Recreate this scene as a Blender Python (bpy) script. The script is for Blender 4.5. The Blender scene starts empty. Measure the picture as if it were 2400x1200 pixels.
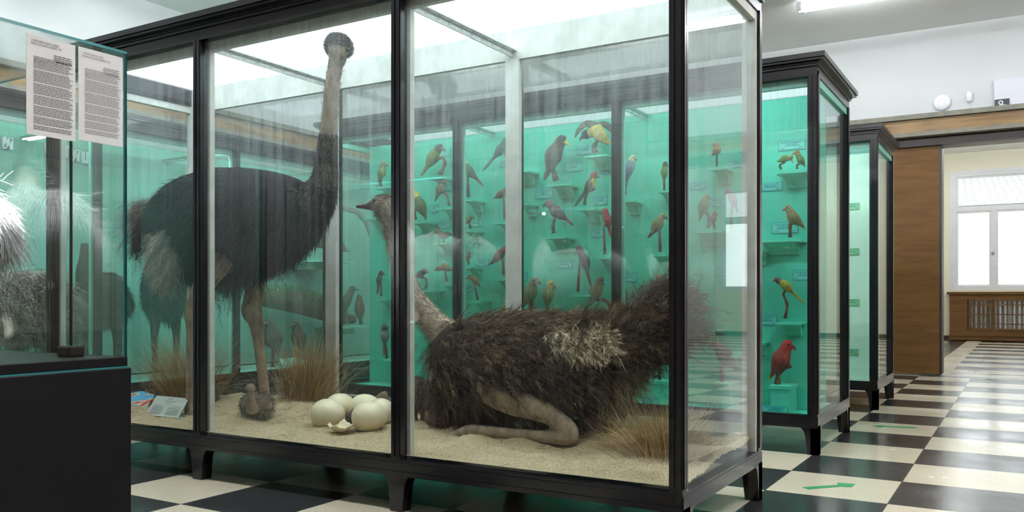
import bpy, math, random
import numpy as np
from mathutils import Vector

# ------------------------------------------------------------------ camera, world, exposure
SC = bpy.context.scene
COL = SC.collection
F = 2007.0                       # focal length in pixels of the 2400 px wide picture
YAW = math.radians(30.86)
SN, CS = math.sin(YAW), math.cos(YAW)
cd = bpy.data.cameras.new('camera'); cam = bpy.data.objects.new('camera', cd); COL.objects.link(cam)
cd.sensor_fit = 'HORIZONTAL'; cd.sensor_width = 36.0; cd.lens = F / 2400 * 36.0
cd.shift_y = 100 / 2400; cd.clip_start = 0.05; cd.clip_end = 100
cam.location = (0, 0, 1.0); cam.rotation_euler = (math.pi / 2, 0, YAW)
SC.camera = cam
w = bpy.data.worlds.new('sky'); SC.world = w; w.use_nodes = True
w.node_tree.nodes['Background'].inputs[0].default_value = (0.93, 0.97, 1.0, 1)
w.node_tree.nodes['Background'].inputs[1].default_value = 2.1
SC.view_settings.view_transform = 'Standard'; SC.view_settings.look = 'None'
SC.view_settings.exposure = 0.4; SC.view_settings.gamma = 1.0
SC.view_settings.use_curve_mapping = False
cy = SC.cycles
cy.use_denoising = True; cy.use_adaptive_sampling = True; cy.adaptive_threshold = 0.03
cy.max_bounces = 7; cy.diffuse_bounces = 4; cy.glossy_bounces = 3; cy.transmission_bounces = 3
cy.transparent_max_bounces = 28
cy.caustics_reflective = False; cy.caustics_refractive = False; cy.sample_clamp_indirect = 6.0
TUBE = 150.0                      # fluorescent tube radiance

def arealight(name, loc, rot, sx, sy, power, col=(1, 1, 1)):
    l = bpy.data.lights.new(name, 'AREA'); l.shape = 'RECTANGLE'; l.size = sx; l.size_y = sy
    l.energy = power; l.color = col
    o = bpy.data.objects.new(name, l); COL.objects.link(o); o.location = loc; o.rotation_euler = rot
    return o
# added fill lights, unseen behind the front cornice, brightening the board cases
for (ly, lp) in ((5.79, 14), (8.38, 18)):
    arealight('case_fill_light', (-3.24, ly, 2.515), (math.radians(12), 0, 0), 4.0, .05, lp, (0.95, 0.98, 1))
arealight('wall_case_fill_light', (-6.97, 5.2, 2.59), (0, math.radians(-12), 0), .05, 10.0, 100, (0.93, 0.98, 1))  # unseen fill light added to brighten the wall case

# ------------------------------------------------------------------ helpers
rng = np.random.default_rng(7)
random.seed(7)
def atY(px, py, Y):
    t = (px - 1200) / F; d = Y / (t * SN + CS)
    return Vector((d * (CS * t - SN), Y, 1 + (700 - py) / F * d)), d / F
def atX(px, py, X):
    t = (px - 1200) / F; d = X / (CS * t - SN)
    return Vector((X, d * (t * SN + CS), 1 + (700 - py) / F * d)), d / F
def atZ(px, py, z):
    t = (px - 1200) / F; d = (1 - z) * F / (py - 700)
    return Vector((d * (CS * t - SN), d * (t * SN + CS), z)), d / F

MATS = {}
def nodes(name):
    m = bpy.data.materials.new(name); m.use_nodes = True
    nt = m.node_tree; b = nt.nodes['Principled BSDF']
    return m, nt, b
def mat(name, col, rough=0.5, spec=0.5, noise=0.0, scale=20.0, col2=None, bump=0.0, stretch=(1, 1, 1), metal=0.0, coat=0.0):
    if name in MATS: return MATS[name]
    m, nt, b = nodes(name)
    b.inputs['Base Color'].default_value = (*col, 1); b.inputs['Roughness'].default_value = rough
    b.inputs['Specular IOR Level'].default_value = spec; b.inputs['Metallic'].default_value = metal
    b.inputs['Coat Weight'].default_value = coat
    if noise or col2 or bump:
        tc = nt.nodes.new('ShaderNodeTexCoord'); mp = nt.nodes.new('ShaderNodeMapping')
        mp.inputs['Scale'].default_value = stretch
        nz = nt.nodes.new('ShaderNodeTexNoise'); nz.inputs['Scale'].default_value = scale; nz.inputs['Detail'].default_value = 4
        nt.links.new(tc.outputs['Object'], mp.inputs[0]); nt.links.new(mp.outputs[0], nz.inputs['Vector'])
        c2 = col2 or tuple(max(0, c * (1 - noise)) for c in col)
        rp = nt.nodes.new('ShaderNodeValToRGB')
        rp.color_ramp.elements[0].position = 0.35; rp.color_ramp.elements[0].color = (*c2, 1)
        rp.color_ramp.elements[1].position = 0.65; rp.color_ramp.elements[1].color = (*col, 1)
        nt.links.new(nz.outputs['Fac'], rp.inputs[0]); nt.links.new(rp.outputs[0], b.inputs['Base Color'])
        if bump:
            bp = nt.nodes.new('ShaderNodeBump'); bp.inputs['Strength'].default_value = bump; bp.inputs['Distance'].default_value = 0.01
            nt.links.new(nz.outputs['Fac'], bp.inputs['Height']); nt.links.new(bp.outputs[0], b.inputs['Normal'])
    MATS[name] = m
    return m
def emis(name, col, s):
    m, nt, b = nodes(name); nt.nodes.remove(b)
    e = nt.nodes.new('ShaderNodeEmission'); e.inputs[0].default_value = (*col, 1); e.inputs[1].default_value = s
    nt.links.new(e.outputs[0], nt.nodes['Material Output'].inputs[0]); return m
def tonemat(name, c1, c2, rough=0.75):
    """two colours mixed by the strand's own tone attribute"""
    if name in MATS: return MATS[name]
    m, nt, b = nodes(name)
    a = nt.nodes.new('ShaderNodeAttribute'); a.attribute_name = 'tone'
    rp = nt.nodes.new('ShaderNodeValToRGB')
    rp.color_ramp.elements[0].color = (*c1, 1); rp.color_ramp.elements[1].color = (*c2, 1)
    nt.links.new(a.outputs['Fac'], rp.inputs[0]); nt.links.new(rp.outputs[0], b.inputs['Base Color'])
    b.inputs['Roughness'].default_value = rough; b.inputs['Specular IOR Level'].default_value = 0.25
    MATS[name] = m; return m
def glassmat(name, tint=(0.96, 0.985, 0.975), dirt=0.03, streak=0.05, frost=0.0):
    m, nt, b = nodes(name); nt.nodes.remove(b); N = nt.nodes.new; L = nt.links.new
    tr = N('ShaderNodeBsdfTransparent'); tr.inputs[0].default_value = (*tint, 1)
    gl = N('ShaderNodeBsdfGlossy'); gl.inputs['Roughness'].default_value = 0.0
    geo = N('ShaderNodeNewGeometry'); mr = N('ShaderNodeMapRange')
    mr.inputs['To Min'].default_value = 1.5; mr.inputs['To Max'].default_value = 1 / 1.5
    L(geo.outputs['Backfacing'], mr.inputs['Value'])
    fr = N('ShaderNodeFresnel'); L(mr.outputs[0], fr.inputs['IOR'])
    mx = N('ShaderNodeMixShader'); L(fr.outputs[0], mx.inputs[0]); L(tr.outputs[0], mx.inputs[1]); L(gl.outputs[0], mx.inputs[2])
    tc = N('ShaderNodeTexCoord'); mp = N('ShaderNodeMapping'); mp.inputs['Scale'].default_value = (40, 40, 0.8)
    nz = N('ShaderNodeTexNoise'); nz.inputs['Scale'].default_value = 1.0; nz.inputs['Detail'].default_value = 3
    L(tc.outputs['Object'], mp.inputs[0]); L(mp.outputs[0], nz.inputs['Vector'])
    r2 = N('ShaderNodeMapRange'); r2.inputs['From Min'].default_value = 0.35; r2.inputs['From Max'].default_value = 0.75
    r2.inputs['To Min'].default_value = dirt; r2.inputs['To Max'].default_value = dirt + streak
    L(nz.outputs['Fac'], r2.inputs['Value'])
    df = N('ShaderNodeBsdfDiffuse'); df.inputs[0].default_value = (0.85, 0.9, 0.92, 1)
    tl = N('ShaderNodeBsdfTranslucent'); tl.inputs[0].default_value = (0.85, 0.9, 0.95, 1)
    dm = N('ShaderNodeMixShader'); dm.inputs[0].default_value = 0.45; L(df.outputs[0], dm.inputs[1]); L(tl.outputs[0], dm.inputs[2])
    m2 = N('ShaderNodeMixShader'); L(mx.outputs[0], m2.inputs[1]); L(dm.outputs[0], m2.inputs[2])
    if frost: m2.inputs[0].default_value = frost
    else:                        # haze painted over the dirt streaks, stronger towards the top of the panes
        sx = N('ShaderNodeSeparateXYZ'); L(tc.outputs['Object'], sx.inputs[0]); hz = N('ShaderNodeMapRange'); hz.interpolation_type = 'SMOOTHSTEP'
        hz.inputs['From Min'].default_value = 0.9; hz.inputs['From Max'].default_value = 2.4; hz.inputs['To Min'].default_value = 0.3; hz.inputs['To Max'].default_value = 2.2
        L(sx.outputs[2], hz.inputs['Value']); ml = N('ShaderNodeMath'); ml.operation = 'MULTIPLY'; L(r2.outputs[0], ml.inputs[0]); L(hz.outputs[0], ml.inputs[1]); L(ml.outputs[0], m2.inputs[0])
    L(m2.outputs[0], nt.nodes['Material Output'].inputs[0])
    return m

def put(name, me, mats, parent=None, smooth=False, origin=None):
    """link a mesh given in world coordinates, with its origin at its parent (or its own base)"""
    n = len(me.vertices); co = np.empty(n * 3); me.vertices.foreach_get('co', co); co = co.reshape(-1, 3)
    if parent is not None: org = np.array(parent['_org'])
    elif origin is not None: org = np.array(origin)
    else:
        lo, hi = co.min(0), co.max(0); org = np.array([(lo[0] + hi[0]) / 2, (lo[1] + hi[1]) / 2, lo[2]])
    me.vertices.foreach_set('co', (co - org).ravel())
    for m in mats: me.materials.append(m)
    if smooth: me.polygons.foreach_set('use_smooth', [True] * len(me.polygons))
    me.update()
    o = bpy.data.objects.new(name, me); COL.objects.link(o)
    o['_org'] = [float(v) for v in org]
    if parent is not None: o.parent = parent
    else: o.location = org
    return o
class MB:
    def __init__(s): s.v = []; s.f = []; s.m = []
    def box(s, a, b, m=0):
        x0, x1 = sorted((a[0], b[0])); y0, y1 = sorted((a[1], b[1])); z0, z1 = sorted((a[2], b[2]))
        k = len(s.v); e = (k // 8 % 19) * 4e-5   # keeps overlapping boxes of one mesh from sharing a plane
        x0 -= e; y0 -= e; z0 -= e; x1 += e; y1 += e; z1 += e
        s.v += [(x0, y0, z0), (x1, y0, z0), (x1, y1, z0), (x0, y1, z0), (x0, y0, z1), (x1, y0, z1), (x1, y1, z1), (x0, y1, z1)]
        s.f += [(k, k + 3, k + 2, k + 1), (k + 4, k + 5, k + 6, k + 7), (k, k + 1, k + 5, k + 4), (k + 1, k + 2, k + 6, k + 5), (k + 2, k + 3, k + 7, k + 6), (k + 3, k, k + 4, k + 7)]
        s.m += [m] * 6; return s
    def rings(s, R, m=0, cap=True, mfun=None):
        k = len(s.v); n = len(R[0])
        for r in R: s.v += [tuple(p) for p in r]
        for i in range(len(R) - 1):
            for j in range(n):
                a = k + i * n + j; b = k + i * n + (j + 1) % n
                s.f.append((a, b, b + n, a + n)); s.m.append(mfun(i, j) if mfun else m)
        if cap:
            s.f.append(tuple(k + j for j in range(n))[::-1]); s.m.append(m)
            e = k + (len(R) - 1) * n; s.f.append(tuple(e + j for j in range(n))); s.m.append(m)
        return s
    def tube(s, pts, rad, seg=8, m=0):
        pts = [Vector(p) for p in pts]
        if not hasattr(rad, '__len__'): rad = [rad] * len(pts)
        R = []; ref = None
        for i, p in enumerate(pts):
            t = (pts[min(i + 1, len(pts) - 1)] - pts[max(i - 1, 0)]).normalized()
            if ref is None: ref = Vector((0, 0, 1)) if abs(t.z) < 0.9 else Vector((1, 0, 0))
            u = (ref - t * ref.dot(t)).normalized(); ref = u; v = t.cross(u)
            R.append([p + (u * math.cos(a) + v * math.sin(a)) * rad[i] for a in [2 * math.pi * j / seg for j in range(seg)]])
        return s.rings(R, m)
    def prism(s, poly, d, m=0):
        """poly: 3D points of one face; d: extrusion vector"""
        k = len(s.v); n = len(poly); d = Vector(d)
        s.v += [tuple(Vector(p)) for p in poly] + [tuple(Vector(p) + d) for p in poly]
        s.f.append(tuple(k + i for i in range(n))[::-1]); s.f.append(tuple(k + n + i for i in range(n)))
        for i in range(n): s.f.append((k + i, k + (i + 1) % n, k + n + (i + 1) % n, k + n + i))
        s.m += [m] * (n + 2); return s
    def ball(s, c, r, m=0, seg=12, nr=8, mfun=None):
        c = Vector(c); r = (r, r, r) if not hasattr(r, '__len__') else r
        R = []
        for i in range(nr + 1):
            ph = math.pi * (0.02 + 0.96 * i / nr)
            R.append([(c.x + r[0] * math.sin(ph) * math.cos(2 * math.pi * j / seg), c.y + r[1] * math.sin(ph) * math.sin(2 * math.pi * j / seg), c.z - r[2] * math.cos(ph)) for j in range(seg)])
        return s.rings(R, m)
    def build(s, name, mats, parent=None, smooth=False, fix=False, origin=None, bevel=0):
        me = bpy.data.meshes.new(name); me.from_pydata(s.v, [], s.f)
        me.polygons.foreach_set('material_index', s.m)
        if not isinstance(mats, (list, tuple)): mats = [mats]
        if fix:
            import bmesh
            bm = bmesh.new(); bm.from_mesh(me); bmesh.ops.recalc_face_normals(bm, faces=bm.faces); bm.to_mesh(me); bm.free()
        o = put(name, me, mats, parent, smooth, origin)
        if bevel:
            b = o.modifiers.new('bevel', 'BEVEL'); b.width = bevel; b.segments = 1; b.limit_method = 'ANGLE'
        return o
def tag(o, label, cat, group=None, kind=None):
    o['label'] = label; o['category'] = cat
    if group: o['group'] = group
    if kind: o['kind'] = kind
    return o
def thing(name, loc, label, cat, group=None):
    o = bpy.data.objects.new(name, None); COL.objects.link(o); o.location = loc; o.empty_display_size = 0.1
    o['_org'] = [float(v) for v in loc]
    return tag(o, label, cat, group)
def struct(o): o['kind'] = 'structure'; return o

def npmesh(name, V, Q, tone, mats, parent, mi=None):
    me = bpy.data.meshes.new(name); n = len(Q)
    me.vertices.add(len(V)); me.vertices.foreach_set('co', np.ascontiguousarray(V, dtype=np.float32).ravel())
    me.loops.add(4 * n); me.loops.foreach_set('vertex_index', Q.astype(np.int32).ravel())
    me.polygons.add(n); me.polygons.foreach_set('loop_start', np.arange(0, 4 * n, 4, dtype=np.int32))
    if mi is not None: me.polygons.foreach_set('material_index', mi.astype(np.int32))
    me.update(calc_edges=True)
    at = me.attributes.new('tone', 'FLOAT', 'POINT'); at.data.foreach_set('value', tone.astype(np.float32))
    return put(name, me, mats, parent, smooth=True)
def norm(a): return a / (np.linalg.norm(a, axis=-1, keepdims=True) + 1e-9)
def ribbons(P, D, L, W, droop=0.3, nseg=3, curl=0.1, tone=None):
    """N strands from P along D; returns vertices, quads, tone"""
    n = len(P); L = np.broadcast_to(L, n); W = np.broadcast_to(W, n)
    side = norm(np.cross(D, norm(rng.normal(size=(n, 3)))))
    bend = rng.normal(size=(n, 3)) * curl
    bend[:, 2] -= droop
    V = np.empty((n, nseg + 1, 2, 3))
    for k in range(nseg + 1):
        t = k / nseg
        c = P + D * (L * t)[:, None] + bend * (L * t * t)[:, None]
        wd = (W * (1 - 0.9 * t ** 1.5))[:, None] * 0.5
        V[:, k, 0] = c - side * wd; V[:, k, 1] = c + side * wd
    b = np.arange(n)[:, None] * (nseg + 1) * 2 + np.arange(nseg)[None] * 2
    Q = np.stack([b, b + 1, b + 3, b + 2], -1).reshape(-1, 4)
    if tone is None: tone = rng.random(n)
    T = np.repeat(tone, (nseg + 1) * 2)
    return V.reshape(-1, 3), Q, T
def join(parts):
    V = []; Q = []; T = []; M = []; k = 0
    for i, (v, q, t) in enumerate(parts):
        V.append(v); Q.append(q + k); T.append(t); M.append(np.full(len(q), i)); k += len(v)
    return np.concatenate(V), np.concatenate(Q), np.concatenate(T), np.concatenate(M)
def feathers(P, D, L, side, nb=22, bl=0.05, w=0.0022, droop=0.35, tone=None, sf=.8, rn=.22):
    """soft plumes: a curved shaft with barbs on both sides"""
    n = len(P); L = np.broadcast_to(L, n)
    bend = rng.normal(size=(n, 3)) * 0.15; bend[:, 2] -= droop
    tone = rng.random(n) if tone is None else tone
    PP = []; DD = []; LL = []; TT = []
    for k in range(nb):
        t = 0.08 + 0.92 * k / nb
        c = P + D * (L * t)[:, None] + bend * (L * t * t)[:, None]
        tg = norm(D + bend * (2 * t))
        sg = 1 if k % 2 else -1
        d = norm(tg * (0.55 + 0.6 * t) + side * sg * sf + rng.normal(size=(n, 3)) * rn)
        PP.append(c); DD.append(d); LL.append(bl * (1.15 - 0.5 * t) * (0.7 + 0.6 * rng.random(n))); TT.append(np.clip(tone + rng.normal(size=n) * 0.12, 0, 1))
    return ribbons(np.concatenate(PP), np.concatenate(DD), np.concatenate(LL), w, droop * 0.6, 2, 0.2, np.concatenate(TT))
def spline(ctrl, n):
    """Catmull-Rom through rows of numbers"""
    A = np.array(ctrl, float); m = len(A); out = []
    A2 = np.vstack([2 * A[0] - A[1], A, 2 * A[-1] - A[-2]])
    for i in range(m - 1):
        k = max(2, int(round(n / (m - 1))))
        for t in np.linspace(0, 1, k, endpoint=(i == m - 2)):
            p0, p1, p2, p3 = A2[i:i + 4]
            out.append(0.5 * ((2 * p1) + (p2 - p0) * t + (2 * p0 - 5 * p1 + 4 * p2 - p3) * t * t + (3 * p1 - p0 - 3 * p2 + p3) * t ** 3))
    return np.array(out)
class Loft:
    """ctrl rows: px, py, radius px [, depth offset m, depth ratio]; P maps pixel to a plane, S is the plane's normal"""
    def __init__(s, ctrl, P, S, n=28, seg=16, world=False):
        rows = []
        for c in ctrl:
            if world: x, y, z, r = c[:4]; dr = c[4] if len(c) > 4 else 0.85; rows.append([x, y, z, r, r * dr])
            else:
                v, m = P(c[0], c[1]); off = c[3] if len(c) > 3 else 0.0; dr = c[4] if len(c) > 4 else 0.85
                q_ = v.dot(Vector(S)); kk = (q_ + off) / q_; v = Vector((v.x * kk, v.y * kk, 1 + (v.z - 1) * kk)); m = m * kk; rows.append([v.x, v.y, v.z, c[2] * m, c[2] * m * dr])
        A = spline(rows, n); s.C = A[:, :3]; s.ru = np.maximum(A[:, 3], 0.002); s.rs = np.maximum(A[:, 4], 0.002)
        T = np.gradient(s.C, axis=0); s.T = norm(T); S = np.array(S, float)
        s.S = norm(S - s.T * (s.T @ S)[:, None]); s.U = np.cross(s.S, s.T); s.seg = seg
    def rings(s, grow=0.0):
        a = np.linspace(0, 2 * np.pi, s.seg, endpoint=False)
        return [[tuple(s.C[i] + s.U[i] * math.cos(x) * (s.ru[i] + grow) + s.S[i] * math.sin(x) * (s.rs[i] + grow)) for x in a] for i in range(len(s.C))]
    def sample(s, n, u0=0.0, u1=1.0):
        m = len(s.C) - 1
        u = (u0 + (u1 - u0) * rng.random(3 * n)) * m
        i = np.clip(u.astype(int), 0, m - 1); f = (u - i)[:, None]
        r = s.ru[i]; keep = rng.random(3 * n) < r / r.max(); i = i[keep][:n]; f = f[keep][:n]
        a = rng.random(len(i)) * 2 * np.pi
        C = s.C[i] * (1 - f) + s.C[i + 1] * f
        ru = s.ru[i, None] * (1 - f) + s.ru[i + 1, None] * f; rs = s.rs[i, None] * (1 - f) + s.rs[i + 1, None] * f
        ca, sa = np.cos(a)[:, None], np.sin(a)[:, None]
        pos = C + s.U[i] * ca * ru + s.S[i] * sa * rs
        nrm = norm(s.U[i] * ca / ru + s.S[i] * sa / rs)
        return pos, nrm, s.T[i]

# ------------------------------------------------------------------ materials
BLACK = mat('black_lacquered_wood', (0.012, 0.011, 0.014), 0.25, 0.45, noise=0.4, scale=6, bump=0.03, coat=0.1)
INNER = mat('worn_white_paint', (0.62, 0.62, 0.57), 0.45, 0.4, scale=9, col2=(0.50, 0.50, 0.45), bump=0.1)
MINT = mat('mint_paint', (0.22, 0.55, 0.45), 0.5, 0.4, noise=0.15, scale=4)
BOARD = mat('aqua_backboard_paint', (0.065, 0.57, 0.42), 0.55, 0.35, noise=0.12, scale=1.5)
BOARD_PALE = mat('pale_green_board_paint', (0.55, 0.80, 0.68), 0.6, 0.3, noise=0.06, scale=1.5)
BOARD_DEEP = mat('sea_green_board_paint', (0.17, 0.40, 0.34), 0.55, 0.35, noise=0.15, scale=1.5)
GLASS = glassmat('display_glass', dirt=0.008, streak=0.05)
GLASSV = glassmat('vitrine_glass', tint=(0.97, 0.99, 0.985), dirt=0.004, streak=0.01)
ROOFG = glassmat('frosted_roof_glass', frost=0.22)
EDGE = mat('green_glass_edge', (0.03, 0.22, 0.24), 0.2, 0.6)
WHITEWALL = mat('white_wall_paint', (0.64, 0.66, 0.665), 0.85, 0.2, noise=0.03, scale=1.2)
CEIL = mat('ceiling_paint', (0.90, 0.91, 0.90), 0.9, 0.1, noise=0.05, scale=0.8)
CREAM = mat('cream_wall_paint', (0.86, 0.83, 0.68), 0.85, 0.2, noise=0.03, scale=1)
WOOD = mat('brown_veneer', (0.150, 0.075, 0.022), 0.5, 0.2, scale=2.6, col2=(0.105, 0.05, 0.015), stretch=(1, 1, 7), bump=0.03)
BEAM = mat('golden_brown_wood', (0.34, 0.21, 0.08), 0.4, 0.4, scale=2.0, col2=(0.18, 0.10, 0.04), stretch=(1, 1, 9), bump=0.03)
DUST = mat('dusty_grey_ledge', (0.27, 0.26, 0.22), 0.8, 0.2, noise=0.25, scale=8)
DARKW = mat('dark_stained_wood', (0.035, 0.022, 0.02), 0.4, 0.4, noise=0.3, scale=5)
WPL = mat('white_plastic', (0.80, 0.81, 0.84), 0.35, 0.4)
WFRAME = mat('white_window_paint', (0.80, 0.81, 0.83), 0.4, 0.4, noise=0.05, scale=5)
PAPER = mat('white_paper', (0.80, 0.77, 0.77), 0.7, 0.2, noise=0.02, scale=30)
INK = mat('black_ink', (0.05, 0.04, 0.045), 0.7, 0.2)
INKG = mat('grey_ink', (0.20, 0.19, 0.20), 0.7, 0.2)
GREEN = mat('green_tape', (0.03, 0.30, 0.10), 0.4, 0.4, noise=0.1, scale=20)
CHROME = mat('steel', (0.5, 0.5, 0.5), 0.3, 0.5, metal=1.0)
BLKM = mat('black_metal', (0.02, 0.02, 0.024), 0.3, 0.5, noise=0.2, scale=10)
TUBEM = emis('fluorescent_tube', (0.95, 0.98, 1.0), TUBE); TUBEF = emis('dimmed_fluorescent_tube', (0.95, 0.98, 1.0), TUBE * .45)  # second tube material is dimmed to balance wall and hall brightness
PANELM = emis('roof_fill_glow', (0.84, 0.93, 1.0), 5.4); PANELD = emis('dim_roof_fill_glow', (0.86, 0.95, 1.0), 1.7)  # glow of panels added on the case roofs to brighten the insides
SPOTM = emis('spot_lamp_face', (0.95, 0.97, 1.0), 120)

# ------------------------------------------------------------------ the room
def floormat():
    m, nt, b = nodes('checkered_terrazzo'); N = nt.nodes.new; L = nt.links.new
    tc = N('ShaderNodeTexCoord'); sp = N('ShaderNodeSeparateXYZ'); L(tc.outputs['Object'], sp.inputs[0])
    def M(op, a, b_=None):
        n = N('ShaderNodeMath'); n.operation = op
        for i, v in enumerate((a, b_)):
            if v is None: continue
            if isinstance(v, (int, float)): n.inputs[i].default_value = v
            else: L(v, n.inputs[i])
        return n.outputs[0]
    T = 0.59
    cx = M('FLOOR', M('DIVIDE', M('ADD', sp.outputs[0], 1.16 + 20 * T), T)); cyy = M('FLOOR', M('DIVIDE', M('SUBTRACT', sp.outputs[1], 5.70 - 20 * T), T))
    chk = M('MODULO', M('ADD', M('ADD', cx, cyy), 1), 2)          # 1: dark? set below
    # far hall: stripes with a light runner band
    st = M('GREATER_THAN', M('MODULO', sp.outputs[1], 1.24), 0.62)
    band = M('MULTIPLY', M('GREATER_THAN', sp.outputs[0], -1.15), M('LESS_THAN', sp.outputs[0], -0.85))
    dband = M('MULTIPLY', M('GREATER_THAN', sp.outputs[0], -1.5), M('LESS_THAN', sp.outputs[0], -1.15))
    st = M('MAXIMUM', M('MULTIPLY', st, M('SUBTRACT', 1, dband)), band)
    far = M('GREATER_THAN', sp.outputs[1], 12.9)
    strip = M('GREATER_THAN', sp.outputs[1], 12.3)
    lightm = M('ADD', M('MULTIPLY', chk, M('SUBTRACT', 1, strip)), M('MULTIPLY', M('MAXIMUM', st, M('SUBTRACT', strip, far)), strip))
    # grout joints
    def joint(o, off): 
        fr = M('FRACT', M('DIVIDE', M('ADD', o, off), T)); return M('LESS_THAN', M('ABSOLUTE', M('SUBTRACT', fr, 0.5)), 0.4955)
    jn = M('MULTIPLY', joint(sp.outputs[0], 1.16 + 20 * T), joint(sp.outputs[1], -5.70 + 20 * T))
    nz = N('ShaderNodeTexNoise'); nz.inputs['Scale'].default_value = 90; nz.inputs['Detail'].default_value = 3; L(tc.outputs['Object'], nz.inputs['Vector'])
    nb = N('ShaderNodeTexNoise'); nb.inputs['Scale'].default_value = 2.5; nb.inputs['Detail'].default_value = 4; L(tc.outputs['Object'], nb.inputs['Vector'])
    def ramp(src, c1, c2, p1=0.3, p2=0.7):
        r = N('ShaderNodeValToRGB'); r.color_ramp.elements[0].color = (*c1, 1); r.color_ramp.elements[1].color = (*c2, 1)
        r.color_ramp.elements[0].position = p1; r.color_ramp.elements[1].position = p2; L(src, r.inputs[0]); return r.outputs[0]
    li = ramp(nz.outputs['Fac'], (0.58, 0.51, 0.38), (0.71, 0.65, 0.51)); dk = ramp(nz.outputs['Fac'], (0.020, 0.020, 0.022), (0.045, 0.045, 0.048))
    mx = N('ShaderNodeMix'); mx.data_type = 'RGBA'; L(lightm, mx.inputs[0]); L(dk, mx.inputs[6]); L(li, mx.inputs[7])
    mj = N('ShaderNodeMix'); mj.data_type = 'RGBA'; L(jn, mj.inputs[0]); mj.inputs[6].default_value = (0.10, 0.09, 0.08, 1); L(mx.outputs[2], mj.inputs[7])
    L(mj.outputs[2], b.inputs['Base Color'])
    rr = N('ShaderNodeMapRange'); L(nb.outputs['Fac'], rr.inputs['Value']); rr.inputs['From Min'].default_value = 0.3; rr.inputs['From Max'].default_value = 0.7
    rr.inputs['To Min'].default_value = 0.16; rr.inputs['To Max'].default_value = 0.28; L(rr.outputs[0], b.inputs['Roughness'])
    bp = N('ShaderNodeBump'); bp.inputs['Strength'].default_value = 0.12; bp.inputs['Distance'].default_value = 0.02; L(nb.outputs['Fac'], bp.inputs['Height']); L(bp.outputs[0], b.inputs['Normal'])
    b.inputs['Specular IOR Level'].default_value = 0.5
    return m
H = 4.5; XL, XR, YB, YF, YW = -8.85, 5.0, -4.5, 12.3, 23.2
struct(MB().box((XL - .2, YB - .2, -0.12), (XR + .4, YW + .3, 0)).build('floor', floormat(), origin=(0, 0, 0)))
struct(MB().box((XL - .2, YB - .2, H), (XR + .4, YW + .3, H + .15)).build('ceiling', CEIL))
struct(MB().box((XL - .2, YB, 0), (XL, YW, H)).build('wall_left', WHITEWALL))
struct(MB().box((XL, YB - .2, 0), (XR, YB, H)).build('wall_back', WHITEWALL))
struct(MB().box((XR, YB, 0), (XR + .2, YW, H)).build('wall_right', WHITEWALL))
struct(MB().box((XR - .04, YB, 0), (XR - .001, YF, 2.97)).build('trim_6', WOOD)); struct(MB().box((XL, YB + .001, 0), (XR - .04, YB + .04, 2.97)).build('trim_7', WOOD))  # dark panelling added out of view to cut reflections in the glass
# far wall with the wide opening into the next hall
struct(MB().box((XL, YF, 0), (-0.92, YF + .25, H)).box((3.2, YF, 0), (XR, YF + .25, H)).box((-0.92, YF, 2.97), (3.2, YF + .25, H)).build('wall_far', WHITEWALL))
# window wall of the next hall
def wallwin(xs):
    b = MB(); x = XL
    for x0, x1 in xs:
        b.box((x, YW, 0), (x0, YW + .25, H)); b.box((x0, YW, 0), (x1, YW + .25, 1.22)); b.box((x0, YW, 4.0), (x1, YW + .25, H)); x = x1
    b.box((x, YW, 0), (XR, YW + .25, H)); return b
struct(wallwin([(-1.47, 0.25), (3.1, 4.85)]).build('wall_window', CREAM))
struct(MB().box((-3.4, YF + .3, 0), (-3.2, YW, H)).build('wall_hall', CREAM))
struct(MB().box((-3.2, YW - .02, 0), (XR, YW, 0.11)).box((-3.2, YF + .26, 0), (-3.18, YW - .02, .11)).build('baseboard_hall', DARKW))
struct(MB().box((-0.92, YF + .02, 0.0), (3.2, YF + .23, 0.004)).build('trim_1', mat('pale_threshold_stone', (0.5, 0.5, 0.48), 0.3, noise=.1)))
# wood veneer panel beside the opening
struct(MB().box((-2.3, YF - .05, 0.03), (-0.92, YF - .002, 2.97)).box((-0.93, YF - .05, 0.03), (-0.90, YF + .27, 2.97), 1).build('trim_2', [WOOD, DARKW]))
# cornice ledges of wood round the room
def cornice(n, a, bb, axis, sgn):
    m = MB()
    def seg(dep, z0, z1, k):
        if axis == 'x': m.box((a, bb[0], z0), (bb[1], bb[0] + sgn * dep, z1), k)
        else: m.box((bb[0], a, z0), (bb[0] + sgn * dep, bb[1], z1), k)
    seg(.26, 3.30, 3.36, 2); seg(.20, 3.13, 3.30, 0); seg(.24, 3.08, 3.13, 2); seg(.10, 2.97, 3.08, 1)
    return struct(m.build('trim_%d' % n, [BEAM, DARKW, DUST]))
cornice(3, XL, (YF - .002, XR), 'x', -1)
cornice(4, YB, (XL + .002, YF), 'y', 1)
cornice(5, XL, (YB + .002, XR), 'x', 1)

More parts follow.
